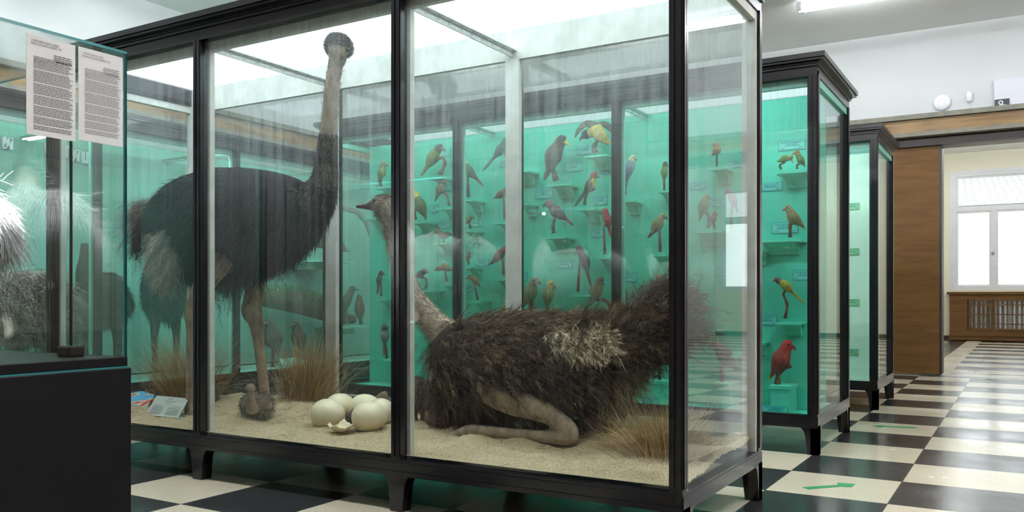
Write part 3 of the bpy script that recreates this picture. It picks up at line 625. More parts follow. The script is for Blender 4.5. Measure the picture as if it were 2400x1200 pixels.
birds = [
 ('small olive parakeet facing right, highest on the left edge of the aqua board', (898, 385), 8, (895, 402), 11, (883, 440), (1, .2), OL, (.25, .27, .1), (.22, .22, .12), None, [(893, 418), (893, 437)], (900, 439, 46)),
 ('olive parakeet with long dark tail on a crooked branch, upper left of the board', (1029, 347), 10, (1015, 368), 15, (986, 414), (1, .3), OL, (.2, .24, .08), (.09, .09, .08), None, [(1018, 380), (1036, 369), (1042, 384), (1031, 409)], (1024, 417, 40)),
 ('green parakeet with yellow nape and red beak, left part of the board', (973, 456), 9, (986, 482), 14, (1000, 516), (-1, .25), (.10, .16, .05), (.16, .2, .07), YL, (.5, .12, .06), [(984, 495), (972, 492), (973, 514)], (985, 521, 50)),
 ('slim olive brown parakeet on an arched branch left of the left mullion', (1037, 425), 7, (1032, 442), 10, (1019, 473), (1, .3), (.16, .14, .07), TAN, (.15, .12, .06), None, [(1027, 452), (1046, 454), (1053, 481)], (1046, 488, 40)),
 ('small rusty brown bird standing with level back, left bay of the board', (1026, 542), 6, (1038, 552), 8, (1062, 549), (-1, .3), (.16, .08, .04), (.2, .12, .06), (.16, .09, .05), None, [(1040, 562), (1040, 568)], (1036, 570, 46)),
 ('mustard brown bird with drooping head on a short post, left bay', (1026, 630), 6, (1042, 626), 10, (1062, 634), (-1, .5), (.22, .16, .05), (.28, .2, .08), (.2, .13, .05), None, [(1043, 636), (1047, 660)], (1046, 666, 34)),
 ('small dark bird pointing left on a bent twig above a block shelf', (995, 636), 7, (987, 642), 9, (969, 653), (1, .2), DB, GY, DB, None, [(985, 650), (999, 654), (998, 676)], (998, 681, 42)),
 ('dark slender parakeet low on the left edge of the aqua board', (893, 640), 6, (889, 656), 8, (884, 690), (1, .2), DB, GY, DB, None, [(893, 664), (893, 694)], (896, 701, 38)),
 ('grey brown owl like parrot on a dark crossbar near the bottom left', (902, 768), 9, (902, 785), 11, (900, 835), (-.3, .4), GY, TAN, DB, None, [(902, 798), (905, 820), (907, 840)], (908, 843, 44)),
 ('yellow headed green bird with slate tail on a thin stick', (1088, 382), 8, (1098, 400), 12, (1134, 437), (-1, .2), (.08, .12, .07), (.35, .15, .05), YL, None, [(1096, 412), (1098, 462)], (1101, 469, 34)),
 ('blue green parakeet with very long tail beside the white back post', (1186, 330), 9, (1174, 350), 12, (1132, 401), (1, .1), (.06, .13, .12), (.12, .2, .12), (.07, .17, .10), None, [(1184, 362), (1194, 380), (1200, 398)], (1216, 402, 60)),
 ('brown dove like bird on a tall stick left of the white back post', (1187, 444), 7, (1176, 454), 10, (1156, 467), (1, .2), BR, TAN, BR, None, [(1180, 464), (1183, 514)], (1180, 522, 44)),
 ('tiny yellow green bird on a thin twig right of the left mullion', (1104, 508), 6, (1098, 516), 7, (1088, 527), (1, .3), (.16, .20, .05), (.24, .25, .08), GR, None, [(1100, 522), (1102, 536)], (1098, 541, 32)),
 ('tiny reddish brown bird in the lower middle of the second bay', (1099, 592), 4, (1098, 601), 6, (1092, 614), (1, .3), (.2, .1, .08), (.25, .15, .1), (.25, .08, .06), None, [(1098, 608), (1098, 620)], (1098, 626, 28)),
 ('red brown bird leaning right on a stick, above a curved shelf', (1184, 582), 7, (1171, 597), 12, (1147, 622), (1, .2), (.18, .07, .07), BR, (.25, .05, .06), None, [(1178, 610), (1180, 645)], (1176, 654, 46)),
 ('small golden brown bird on a leaning post over a square block shelf', (1102, 650), 6, (1113, 656), 8, (1128, 674), (-1, .3), (.26, .18, .07), (.3, .22, .1), (.3, .15, .06), None, [(1111, 664), (1120, 703)], (1116, 706, 34)),
 ('large grey brown hawk like parrot with yellow beak, upper middle', (1316, 328), 12, (1298, 362), 21, (1276, 425), (.9, .55), (.085, .065, .055), (.12, .09, .07), (.06, .048, .045), YL, [(1293, 378), (1312, 372), (1296, 390), (1303, 422)], (1310, 433, 56)),
 ('black and yellow parrot with spread arching wings, upper right', (1372, 316), 11, (1397, 306), 17, (1434, 338), (-.8, .6), (.55, .42, .12), YL, (.025, .025, .025), DB, [(1398, 322), (1402, 326), (1393, 342), (1394, 356)], (1401, 365, 58)),
 ('rosella with red breast and yellow belly on a curved twig', (1393, 410), 8, (1384, 431), 12, (1347, 485), (.8, .3), (.07, .08, .05), YL, RD, None, [(1394, 443), (1374, 455), (1370, 480)], (1377, 490, 48)),
 ('purple brown parrot stooping left on a stump, middle of the board', (1286, 477), 9, (1304, 497), 14, (1346, 529), (-1, .35), (.16, .09, .10), (.2, .12, .12), (.22, .14, .14), None, [(1300, 512), (1296, 530), (1298, 546)], (1304, 556, 56)),
 ('upright red parrot just left of the right mullion', (1418, 495), 8, (1423, 513), 11, (1432, 556), (-.8, .3), (.33, .03, .04), RD, (.4, .04, .04), None, [(1415, 536), (1418, 596)], (1416, 603, 42)),
 ('dark crested bird with hanging slate tail on a tall post', (1357, 583), 9, (1370, 612), 13, (1386, 673), (-.6, .5), (.05, .05, .055), DB, (.10, .05, .05), None, [(1358, 618), (1355, 684)], (1363, 691, 56)),
 ('green amazon with yellow face seen from the front, above the lying ostrich', (1291, 667), 10, (1285, 690), 14, (1280, 736), (.6, .4), (.14, .19, .04), (.28, .28, .05), (.45, .35, .06), None, [(1284, 708), (1284, 722), (1287, 752)], None),
 ('greyish green amazon leaning right on a stump beside the white post', (1254, 658), 10, (1243, 685), 17, (1222, 725), (.7, .3), (.15, .20, .08), (.22, .25, .12), (.26, .22, .16), None, [(1246, 702), (1244, 716), (1246, 752)], None),
 ('olive brown parrot with long tail on a bow shaped branch', (1407, 656), 9, (1397, 682), 16, (1369, 742), (.4, .5), (.13, .13, .05), (.18, .17, .07), (.12, .10, .05), None, [(1398, 702), (1412, 702), (1428, 712), (1438, 735)], None),
 ('pale blue and cream parakeet right of the right mullion, high', (1483, 370), 7, (1475, 392), 13, (1463, 455), (.6, .3), BLU, (.30, .36, .38), (.60, .55, .32), None, [(1478, 410), (1466, 414), (1464, 456)], (1472, 471, 40)),
 ('green parakeet half hidden by the black corner post, high', (1559, 384), 6, (1557, 403), 9, (1556, 440), (.4, .3), (.12, .22, .05), (.2, .26, .08), (.08, .07, .05), None, [(1557, 416), (1557, 446)], (1559, 448, 34)),
 ('olive yellow parakeet beside the black corner post at mid height', (1553, 507), 8, (1542, 525), 14, (1518, 560), (.8, .3), (.20, .19, .07), (.3, .27, .12), (.32, .27, .12), None, [(1546, 540), (1547, 590)], (1546, 597, 40)),
 ('dull green parrot above the tail of the lying ostrich', (1548, 648), 7, (1541, 664), 10, (1522, 700), (.7, .3), (.12, .14, .06), (.18, .2, .09), (.2, .12, .1), None, [(1544, 676), (1548, 690), (1550, 706)], None),
 ('green brown parrot cut by the right mullion, above the dark rump', (1452, 662), 9, (1458, 686), 13, (1480, 742), (-.5, .4), (.12, .13, .06), (.17, .17, .07), (.13, .12, .06), None, [(1460, 702), (1462, 740)], None),
 ('green head and back of a parrot low beside the white post', (1200, 706), 8, (1184, 728), 14, (1166, 762), (1, .3), (.14, .20, .05), (.2, .24, .08), (.16, .2, .06), None, [(1190, 745), (1190, 770)], None),
 ('dark brown bird low behind the neck of the lying ostrich', (1092, 752), 6, (1097, 768), 10, (1108, 800), (-1, .3), DB, BR, DB, None, [(1098, 780), (1098, 800)], None),
 ('pair mate tan parrot high behind the end pane', (1679, 338), 6, (1682, 352), 9, (1668, 366), (-1, .3), (.25, .18, .07), TAN, (.4, .24, .14), None, [(1680, 362), (1680, 390)], (1684, 395, 38)),
 ('yellowish green parrot behind the rippled end pane', (1655, 462), 8, (1650, 480), 14, (1638, 520), (.8, .2), (.18, .22, .06), (.26, .28, .08), (.35, .3, .08), None, [(1654, 496), (1662, 510), (1660, 534)], (1660, 542, 70)),
 ('reddish faced parrot behind the end pane, right of the green one', (1708, 450), 7, (1717, 466), 11, (1730, 500), (-.8, .3), (.20, .16, .08), (.3, .2, .12), (.4, .12, .08), None, [(1716, 480), (1714, 520), (1716, 534)], None),
 ('brown parrot below the yellowish green one behind the end pane', (1674, 500), 6, (1672, 512), 8, (1668, 530), (.7, .3), (.2, .13, .06), TAN, (.3, .2, .08), None, [(1674, 520), (1674, 535)], None),
 ('small green lovebird looking down to the right on the high shelf', (1852, 370), 7, (1839, 372), 9, (1820, 380), (.5, .8), (.10, .22, .03), (.18, .3, .05), (.25, .30, .06), (.6, .4, .2), [(1840, 380), (1828, 387), (1831, 396)], None),
 ('small green lovebird with orange face, right end of the high shelf', (1868, 358), 7, (1876, 374), 9, (1888, 392), (-1, .2), (.08, .18, .03), (.16, .26, .05), (.3, .22, .06), (.5, .15, .06), [(1876, 384), (1869, 386), (1868, 396)], (1856, 403, 70)),
 ('olive parakeet with red beak on a stump above the long shelf', (1847, 488), 8, (1858, 509), 14, (1889, 538), (-1, .3), (.20, .19, .08), (.28, .27, .12), (.24, .23, .10), (.45, .08, .05), [(1860, 522), (1852, 526), (1852, 556)], (1828, 563, 104)),
 ('yellow green parakeet with dark head and red beak on a tall twig', (1822, 656), 7, (1842, 670), 11, (1886, 712), (-1, .15), (.28, .30, .04), (.4, .42, .06), (.10, .10, .11), (.6, .08, .04), [(1841, 682), (1836, 690), (1845, 715), (1840, 746)], (1850, 756, 56)),
 ('dark red parrot with olive tail on a forked stump', (1846, 808), 13, (1832, 838), 21, (1802, 892), (1, .45), (.26, .035, .03), (.30, .06, .05), (.36, .03, .03), (.2, .05, .04), [(1840, 858), (1852, 856), (1826, 872), (1822, 903)], None),
 ('brown bird peeping out behind the tail of the lying ostrich', (1536, 836), 9, (1548, 842), 12, (1572, 850), (-1, .2), (.12, .08, .06), BR, (.12, .07, .05), None, [(1546, 852), (1546, 890)], None),
 ('dark heron like bird standing on the pedestal behind the end pane', (1676, 806), 8, (1700, 836), 19, (1728, 868), (-1, .2), (.07, .045, .05), (.1, .06, .06), (.2, .1, .1), None, [(1692, 856), (1692, 898)], None),
]
for r in birds:
    lb, Hh, hr, Bb, br, Tt, bk, back, belly, hc, bkc, perch, sh = r
    kw = {}
    if 'dark red' in lb: kw['tailc'] = (.3, .24, .04)
    if 'rosella' in lb: kw['tailc'] = (.06, .10, .08)
    if 'yellow headed' in lb: kw['tailc'] = (.10, .11, .14)
    bird(lb, Hh, hr, Bb, br, Tt, bk, back, belly, hc, bkc or (.18, .12, .09), perch, **kw)
    if sh:
        v = shelf(*sh, 'aqua shelf under the ' + ' '.join(lb.split()[:11]))
# second wing pair of the spread bird, as one more part of it
sp = [o for o in bpy.data.objects if o.get('label', '').startswith('black and yellow parrot')][0]
P6 = lambda x, y: atY(x, y, 6.1)
for ctrl in ([(1400, 296, 9, -.02, .3), (1375, 290, 8, -.05, .3), (1356, 305, 6, -.08, .3), (1348, 322, 2, -.09, .3)], [(1400, 296, 9, .02, .3), (1418, 292, 8, .03, .3), (1436, 305, 7, .05, .3), (1444, 320, 2, .06, .3)]):
    MB().rings(Loft(ctrl, P6, (0, 1, 0), n=14, seg=10).rings()).build('spread_wing', fmat((.09, .08, .06)), sp, smooth=True)
for px, py, wp, lb in ((988, 783, 34, 'empty looking aqua shelf behind the neck of the lying ostrich'), (1228, 478, 30, 'aqua shelf right behind the white back post at mid height'), (1640, 775, 92, 'long aqua shelf behind the end pane above the pedestal'), (1775, 803, 30, 'aqua shelf end beside the red parrot'), (1775, 588, 30, 'aqua shelf end below the long shelf at the case corner'), (1722, 832, 40, 'short aqua shelf right of the dark heron like bird'), (872, 512, 40, 'aqua shelf behind the beak of the lying ostrich')):
    shelf(px, py, wp, lb)
def pedestal(px, py, wp, lb, dep=.2):
    v, s = atY(px, py, YBD - .25); hw = wp * s / 2; zb = .207
    t = thing('pedestal_block', (v.x, YBD - .14, zb), lb, 'pedestal', 'pedestals in the parrot case')
    MB().box((v.x - hw, YBD - .25, zb), (v.x + hw, YBD - .04, v.z - .025)).build('block', SHELF, t); MB().box((v.x - hw - .008, YBD - .258, v.z - .025), (v.x + hw + .008, YBD - .035, v.z)).build('cap', SHELF, t)
pedestal(1828, 904, 44, 'aqua block pedestal under the dark red parrot')
pedestal(1694, 898, 40, 'aqua block pedestal under the heron like bird')
pedestal(1540, 893, 50, 'aqua block pedestal behind the rump of the lying ostrich')
for i, (px, py, lb) in enumerate(((1287, 753, 'first'), (1246, 753, 'second'), (1550, 707, 'third'), (1462, 741, 'fourth'), (1190, 771, 'fifth'), (1098, 801, 'sixth'), (1440, 738, 'seventh'))):
    nm = {'first': 'the yellow faced amazon', 'second': 'the greyish green amazon', 'third': 'the dull green parrot', 'fourth': 'the parrot cut by the mullion', 'fifth': 'the green headed low parrot', 'sixth': 'the dark low bird', 'seventh': 'the bow shaped branch'}[lb]
    shelf(px, py, 40, 'aqua bracket shelf under ' + nm)
cards = [(1050, 358, 16, 16, 'olive parakeet on the crooked branch'), (1018, 489, 26, 18, 'arched branch'), (1040, 528, 36, 16, 'rusty brown bird, above it'), (963, 548, 30, 18, 'green parakeet with yellow nape, below it'), (1030, 690, 34, 16, 'mustard brown bird, below it'), (1098, 677, 22, 16, 'golden brown bird, left of it'), (1115, 523, 38, 18, 'tiny yellow green bird'), (1130, 616, 38, 17, 'tiny reddish brown bird'), (1180, 384, 18, 16, 'blue green long tailed parakeet'), (1184, 700, 20, 20, 'red brown bird, below its shelf'), (1091, 448, 10, 18, 'stick of the yellow headed bird'), (1371, 352, 38, 22, 'spread wing bird, left of its shelf'), (1345, 392, 45, 21, 'large hawk like parrot, right of it'), (1420, 400, 28, 18, 'rosella, above right of it'), (1276, 455, 46, 22, 'purple brown parrot, above it'), (1408, 470, 36, 22, 'rosella, right of its tail'), (1402, 547, 36, 20, 'red parrot post, left of it'), (1322, 620, 44, 18, 'dark crested bird, left of its post'), (1318, 735, 46, 18, 'yellow faced amazon, right below'), (1358, 750, 50, 10, 'bow shaped branch, just above the ostrich back'), (1476, 650, 36, 22, 'dull green parrot, left of it'), (1228, 484, 16, 18, 'white back post, right of it'), (1228, 648, 20, 20, 'greyish green amazon, above it'), (1635, 436, 38, 18, 'yellowish green parrot, above it'), (1728, 383, 36, 20, 'tan parrot, right of it'), (1685, 475, 36, 20, 'brown parrot, above it'), (1700, 637, 46, 20, 'end pane at mid height'), (1620, 780, 34, 36, 'long shelf behind the end pane'), (1856, 340, 62, 23, 'two green lovebirds, above them'), (1805, 438, 57, 20, 'lovebird shelf, below left of it'), (1840, 534, 60, 26, 'stump of the olive parakeet'), (1882, 645, 44, 24, 'yellow green parakeet, right of it'), (1794, 750, 54, 24, 'yellow green parakeet shelf, left of it')]
for px, py, a, b_, lb in cards:
    card(px, py, a, b_, YBD - .001, 'aqua name card by the ' + lb, 'name cards on the aqua board')
card(1817, 953, 60, 20, 5.9, 'aqua name card standing before the red parrot pedestal', 'name cards on the aqua board', zfix=.216)
card(1525, 936, 40, 20, 5.9, 'aqua name card standing behind the right grass tuft', 'name cards on the aqua board', zfix=.216)
card(1672, 940, 34, 22, 5.9, 'aqua name card standing before the heron like bird pedestal', 'name cards on the aqua board', zfix=.216)
for i, (px, py) in enumerate(((1998, 484), (1998, 590), (1998, 709), (1996, 826))):
    card(px, py, 30, 16, 8.829, 'small green card on the pale green board, ' + ('topmost', 'second from top', 'third from top', 'lowest')[i], 'green cards on the pale board', mats=[CARDG, CARDBG])

# ------------------------------------------------------------------ sand bed of the main case
def sandz(x, y):
    z = .262 + .035 * np.clip((y - 3.25) / .6, 0, 1) + .012 * np.sin(x * 5.1 + y * 3) * np.sin(y * 7.3 - x * 2)
    z += .05 * np.exp(-(((x + 4.05) / .35) ** 2 + ((y - 4.05) / .25) ** 2)) + .02 * np.exp(-(((x + 3.1) / .5) ** 2 + ((y - 3.45) / .2) ** 2))
    return .262 + (z - .262) * np.clip((y - 3.225) / .15, 0, 1)
SANDM = mat('pale_sand', (.68, .54, .35), .95, .1, scale=160, col2=(.40, .31, .19), bump=.9)
xs = np.linspace(DX[0] + .0, DX[-1] - .0, 240); ys = np.linspace(3.207, 4.27, 82)
X, Y = np.meshgrid(xs, ys, indexing='ij'); Z = sandz(X, Y) + rng.normal(size=X.shape) * .0032 * np.clip((Y - 3.215) / .05, 0, 1)
for _ in range(900):
    cx_, cy_ = rng.uniform(-5.3, -1.2), rng.uniform(3.25, 4.25); Z += np.clip((Y - 3.225) / .08, 0, 1) * rng.uniform(-.010, .014) * np.exp(-(((X - cx_) ** 2 + (Y - cy_) ** 2) / rng.uniform(.0006, .006)))
V = np.stack([X, Y, Z], -1).reshape(-1, 3); ni, nj = X.shape
idx = np.arange(ni * nj).reshape(ni, nj); Q = np.stack([idx[:-1, :-1], idx[1:, :-1], idx[1:, 1:], idx[:-1, 1:]], -1).reshape(-1, 4)
o = npmesh('sand_bed', V, Q, np.zeros(len(V)), [SANDM], None)
# close the bed downwards
tag(o, 'pale sand bed with loose lumps covering the floor of the ostrich case', 'sand', kind='stuff')
n = 2600; sx = rng.uniform(-5.3, -1.2, n); sy = rng.uniform(3.24, 4.2, n); foc = rng.random(n) < .5
sx[foc] = -3.35 + rng.normal(size=foc.sum()) * .45; sy[foc] = 3.5 + np.abs(rng.normal(size=foc.sum())) * .25; sx = np.clip(sx, -5.3, -1.2); sy = np.clip(sy, 3.24, 4.2)
P_ = np.stack([sx, sy, sandz(sx, sy) + .006], -1); a = rng.random(n) * 6.28; D_ = norm(np.stack([np.cos(a), np.sin(a), rng.normal(size=n) * .12], -1))
v_, q_, t_ = ribbons(P_, D_, rng.uniform(.015, .09, n), rng.uniform(.0012, .0028, n), .03, 2, .15)
tag(npmesh('straw_litter', v_, q_, t_, [tonemat('straw_tone', (.10, .06, .03), (.62, .48, .26))], None), 'loose dry straw bits scattered over the sand around the eggs', 'straw', kind='stuff')

# grass tufts
GRASSM = tonemat('dry_grass_tone', (.22, .135, .06), (.68, .49, .26), .6)
def tuft(c, n, h, spread, lean, label, basew=.1, wd=.0028):
    c = np.array(c); a = rng.random(n) * 6.28; r = np.abs(rng.normal(size=n)) * basew * .6
    P_ = np.stack([c[0] + np.cos(a) * r, c[1] + np.sin(a) * r * .7, np.full(n, c[2]) - .01], -1)
    D_ = np.stack([np.cos(a) * spread * rng.random(n) * (1 + r / basew) + lean[0], np.sin(a) * spread * .6 * rng.random(n) + lean[1], np.ones(n)], -1); D_ = norm(D_ + rng.normal(size=(n, 3)) * .12)
    L_ = h * (.35 + .65 * rng.random(n) ** .7)
    P_[:, 1] = np.clip(P_[:, 1], 3.25, 4.24); 
    v_, q_, t_ = ribbons(P_, D_, L_, wd * rng.uniform(.6, 1.3, n), .25, 6, .14)
    v_[:, 1] = np.clip(v_[:, 1], 3.235, 4.245); v_[:, 0] = np.clip(v_[:, 0], -5.30, -1.19); v_[:, 2] = np.maximum(v_[:, 2], .25)
    tag(npmesh('grass_tuft', v_, q_, t_, [GRASSM], None), label, 'grass', 'dry grass tufts on the sand')
tuft((-5.05, 3.98, .30), 1700, .66, .95, (.02, -.05), 'wide loose dry grass tuft behind the ostrich label, left end', .18)
tuft((-3.99, 4.08, .33), 1500, .60, .34, (.12, -.02), 'tall upright dry grass tuft between ostrich leg and eggs', .16)
tuft((-1.40, 3.70, .28), 2800, .34, 1.25, (0, 0), 'low round dry grass tuft in the right corner by the tail', .15, .0024)
tuft((-1.36, 3.6, .28), 14, .52, .3, (0, 0), 'few tall single grass stalks in the right corner', .1, .004)

# ------------------------------------------------------------------ ostriches
SKIN = mat('ostrich_skin', (.36, .27, .19), .75, .25, scale=22, col2=(.22, .16, .12), bump=.6, stretch=(1, 1, .5))
SKINP = mat('ostrich_leg_skin', (.46, .36, .26), .65, .3, scale=30, col2=(.28, .21, .16), bump=.7, stretch=(1, 1, .6))
def solid(name, lofts, mt, parent, voxel=.011, extra=None):
    m = MB()
    for l in lofts: m.rings(l.rings())
    if extra: extra(m)
    o = m.build(name, mt, parent, fix=False)
    r = o.modifiers.new('remesh', 'REMESH'); r.mode = 'VOXEL'; r.voxel_size = voxel; r.use_smooth_shade = True
    sm = o.modifiers.new('smooth', 'SMOOTH'); sm.iterations = 4; sm.factor = .5
    return o
# standing male
Po = lambda x, y: atY(x, y, 3.75); So = (0, 1, 0)
oz = thing('ostrich', tuple(Po(520, 985)[0][:2]) + (.27,), 'tall black male ostrich standing upright on the sand', 'ostrich')
body = Loft([(392, 545, 30), (405, 540, 75), (440, 532, 108), (500, 527, 128), (570, 522, 128), (635, 512, 112), (685, 500, 90), (722, 486, 62), (742, 470, 40)], Po, So, n=40, seg=28)
neck = Loft([(690, 500, 66), (728, 478, 56), (752, 445, 40), (763, 405, 29), (767, 350, 23), (772, 280, 20.5), (778, 210, 18.5), (785, 160, 17.5), (790, 138, 19, .0, 1.0), (793, 118, 25, .0, 1.0), (794, 106, 25, .02, 1.1), (794, 98, 20, .04, 1.1)], Po, So, n=60, seg=18)
legF = Loft([(560, 560, 50, .10), (585, 620, 38, .12), (597, 665, 25, .13), (592, 705, 24, .12), (590, 728, 27, .12), (600, 755, 20, .11), (606, 800, 14.5, .11), (613, 860, 13.5, .11), (619, 915, 14, .11), (621, 945, 17, .11)], Po, So, n=40, seg=14)
legN = Loft([(560, 560, 50, -.10), (525, 600, 42, -.15), (490, 645, 30, -.18), (463, 700, 23, -.2), (454, 738, 24, -.2), (452, 765, 18, -.2), (449, 820, 14, -.2), (448, 890, 13, -.2), (447, 945, 14, -.2), (446, 968, 16, -.2)], Po, So, n=40, seg=14)
toes = [Loft([(618, 942, 15, .11), (636, 956, 11, .10), (652, 966, 8, .07), (660, 968, 3, .06)], Po, So, n=14, seg=10), Loft([(618, 945, 13, .11), (612, 962, 9, .04), (606, 972, 6, .0)], Po, So, n=10, seg=10),
        Loft([(445, 966, 15, -.2), (462, 984, 11, -.22), (478, 992, 8, -.24), (486, 994, 3, -.25)], Po, So, n=14, seg=10), Loft([(445, 968, 13, -.2), (438, 985, 9, -.24), (434, 994, 6, -.27)], Po, So, n=10, seg=10)]
hv, hm = Po(796, 112)
solid('body', [body, neck, legF, legN] + toes, SKIN, oz)
beak = Loft([(800, 110, 15, .06, 1.3), (806, 113, 12, .13, 1.4), (810, 117, 7, .19, 1.4), (812, 119, 2, .24, 1.4)], Po, So, n=12, seg=10); MB().rings(beak.rings()).build('beak', mat('beak_horn', (.16, .11, .09), .5), oz, smooth=True)
for dx_ in (-1, 1): MB().ball(Po(794 + dx_ * 21, 116)[0] + Vector((0, .0, 0)), .012, seg=10, nr=8).build('eye', EYE, oz, smooth=True)
BLKF = tonemat('black_feather_tone', (.004, .004, .005), (.018, .015, .018), .7)
WHF = tonemat('grey_white_feather_tone', (.22, .19, .16), (.62, .58, .52)); BRF = tonemat('grey_brown_feather_tone', (.07, .055, .045), (.36, .31, .25))
# black coat: an under-coat shell and hanging strands
shell = MB().rings(body.rings(.004)); shell.build('undercoat', mat('black_down', (.010, .009, .011), .9, .1, noise=.3, scale=30, bump=.5), oz, smooth=True)
def coat(loft, n, L, W, back, droop, u0=0, u1=1, rise=.25, tone=None, nseg=3, curl=.18):
    p, nr, tg = loft.sample(n, u0, u1); d = norm(back * tg + nr * rise + np.array([0, 0, -.35]) + rng.normal(size=p.shape) * .18)
    d[:, :] = norm(d - np.minimum(0, (d * nr).sum(1))[:, None] * nr + nr * .08)
    n = len(p); return ribbons(p, d, L * (.6 + .8 * rng.random(n)), W * (.6 + .8 * rng.random(n)), droop, nseg, curl, tone)
v_, q_, t_, m_ = join([coat(body, 22000, .075, .0045, -1.0, .5), coat(neck, 5200, .05, .004, -.7, .3, 0, .22, .1)])
npmesh('black_plumage', v_, q_, t_, [BLKF], oz)
v_, q_, t_, m_ = join([coat(neck, 5200, .022, .0016, .8, .1, .22, .94, .12)])
npmesh('neck_down', v_, q_, t_, [tonemat('neck_down_tone', (.09, .065, .048), (.33, .26, .20))], oz)
v_, q_, t_, _ = join([coat(neck, 6000, .028, .0024, .5, .25, .84, .985, .25)]); npmesh('head_feathers', v_, q_, t_, [tonemat('head_tone', (.02, .017, .016), (.11, .09, .08))], oz)
v_, q_, t_, _ = join([coat(neck, 500, .03, .0018, .9, .05, .96, 1.0, .4)]); npmesh('crown_tuft', v_, q_, t_, [tonemat('pale_tuft_tone', (.25, .22, .15), (.55, .5, .38))], oz)
# dark ring of feathers low on the neck
v_, q_, t_, m_ = join([coat(neck, 7000, .035, .003, -.7, .15, .08, .42, .08)]); npmesh('dark_neck_feathers', v_, q_, t_, [tonemat('dark_neck_tone', (.008, .007, .007), (.05, .04, .036))], oz)
def plume_set(ctrs, n, L, spread, nb, bl, tone=None, w=.0022, droop=.5, sc=.03, Pf=Po, yoff=0.0, S_=So):
    Ps = []; Ds = []
    for (x, y, dx, dy, dd) in ctrs:
        v, m = Pf(x, y); k = n // len(ctrs); a = Pf(x + dx, y + dy)[0] - v
        base = np.array(v) + rng.normal(size=(k, 3)) * sc + np.array(S_) * yoff
        Ps.append(base); Ds.append(norm(np.array(a.normalized())[None] + np.array(S_) * dd + rng.normal(size=(k, 3)) * spread))
    P_ = np.concatenate(Ps); D_ = np.concatenate(Ds); side = norm(np.cross(D_, rng.normal(size=D_.shape)))
    return feathers(P_, D_, L * (.7 + .5 * rng.random(len(P_))), side, nb, bl, w, droop, tone)
v_, q_, t_ = plume_set([(385, 500, -40, -10, 0), (370, 495, -40, -14, .1), (355, 490, -40, 2, -.1), (345, 485, -40, 14, 0)], 260, .22, .22, 30, .06, droop=.5); npmesh('tail_plumes', v_, q_, t_, [BRF], oz)
v_, q_, t_ = plume_set([(375, 520, -40, 14, 0), (360, 520, -40, 26, .1), (350, 530, -30, 36, -.1)], 240, .20, .22, 30, .05, droop=.5); npmesh('dark_tail_plumes', v_, q_, t_, [tonemat('dark_tail_tone', (.02, .016, .014), (.09, .07, .06))], oz)
v_, q_, t_ = plume_set([(395, 548, -14, 40, -.2), (376, 556, -14, 40, -.1), (398, 575, -4, 40, -.2), (376, 590, -4, 40, -.15), (400, 602, 2, 40, -.2), (385, 615, 2, 40, -.1)], 540, .13, .16, 32, .045, droop=.2, sc=.022, Pf=lambda x, y: atY(x, y, 3.47)); npmesh('white_rump_plumes', v_, q_, t_, [WHF], oz)
v_, q_, t_ = plume_set([(520, 650, 10, 20, 0), (560, 640, -10, 22, -.1), (500, 630, 0, 20, .1), (600, 610, 10, 20, -.1), (650, 590, 20, 14, 0)], 300, .10, .35, 20, .04, droop=.4, sc=.06); npmesh('belly_plumes', v_, q_, t_, [BLKF], oz)

# lying female
Pf = lambda x, y: atY(x, y, 3.88)
of = thing('ostrich', (-2.1, 3.88, .28), 'brown female ostrich lying with folded legs on the sand, neck raised', 'ostrich')
fb = Loft([(1030, 855, 32), (1046, 856, 78), (1085, 856, 104), (1150, 854, 112), (1230, 850, 112), (1310, 846, 102), (1380, 836, 91), (1440, 814, 73), (1490, 788, 55), (1535, 765, 52), (1580, 742, 42), (1612, 738, 26)], Pf, So, n=50, seg=28)
fn = Loft([(1100, 830, 62), (1060, 800, 46), (1025, 765, 33), (992, 728, 28), (965, 690, 25), (945, 640, 23), (932, 585, 23), (925, 540, 24), (915, 505, 24), (902, 484, 26, 0, .8), (889, 478, 21, 0, .8), (880, 479, 13, 0, .8)], Pf, So, n=60, seg=18)
fbk = Loft([(890, 480, 18, 0, .9), (874, 481, 14, 0, .95), (864, 483, 9, 0, 1.3), (850, 483.5, 6, 0, 1.6), (838, 484, 3.6, 0, 1.7)], Pf, So, n=14, seg=12)
fl = Loft([(1140, 900, 46, -.14), (1200, 938, 36, -.16), (1262, 958, 30, -.17), (1305, 982, 23, -.17), (1330, 1004, 23, -.17), (1336, 1020, 22, -.17), (1312, 1025, 19, -.17), (1270, 1022, 16, -.17), (1190, 1016, 14, -.17), (1130, 1010, 15, -.17), (1098, 1012, 17, -.17), (1070, 1020, 12, -.17), (1040, 1022, 6, -.17)], Pf, So, n=64, seg=14)
fr_ = Loft([(1300, 900, 40, .15), (1360, 945, 30, .16), (1410, 968, 24, .16), (1432, 985, 22, .16), (1432, 998, 19, .16), (1400, 1000, 16, .16), (1340, 996, 14, .16), (1260, 990, 14, .16)], Pf, So, n=40, seg=14)
solid('body', [fb, fn, fl, fr_], SKINP, of)
MB().rings(fbk.rings()).build('beak', mat('dark_beak_horn', (.10, .065, .05), .5, noise=.3, scale=30), of, smooth=True)
for s_ in (-1, 1): MB().ball(Pf(888, 471)[0] + Vector((0, s_ * .036, 0)), .015, seg=10, nr=8).build('eye', EYE, of, smooth=True)
MB().rings(fb.rings(.004)).build('undercoat', mat('brown_down', (.045, .032, .026), .9, .1, noise=.4, scale=25, bump=.5), of, smooth=True)
FBR = tonemat('brown_feather_tone', (.042, .026, .018), (.25, .165, .105))
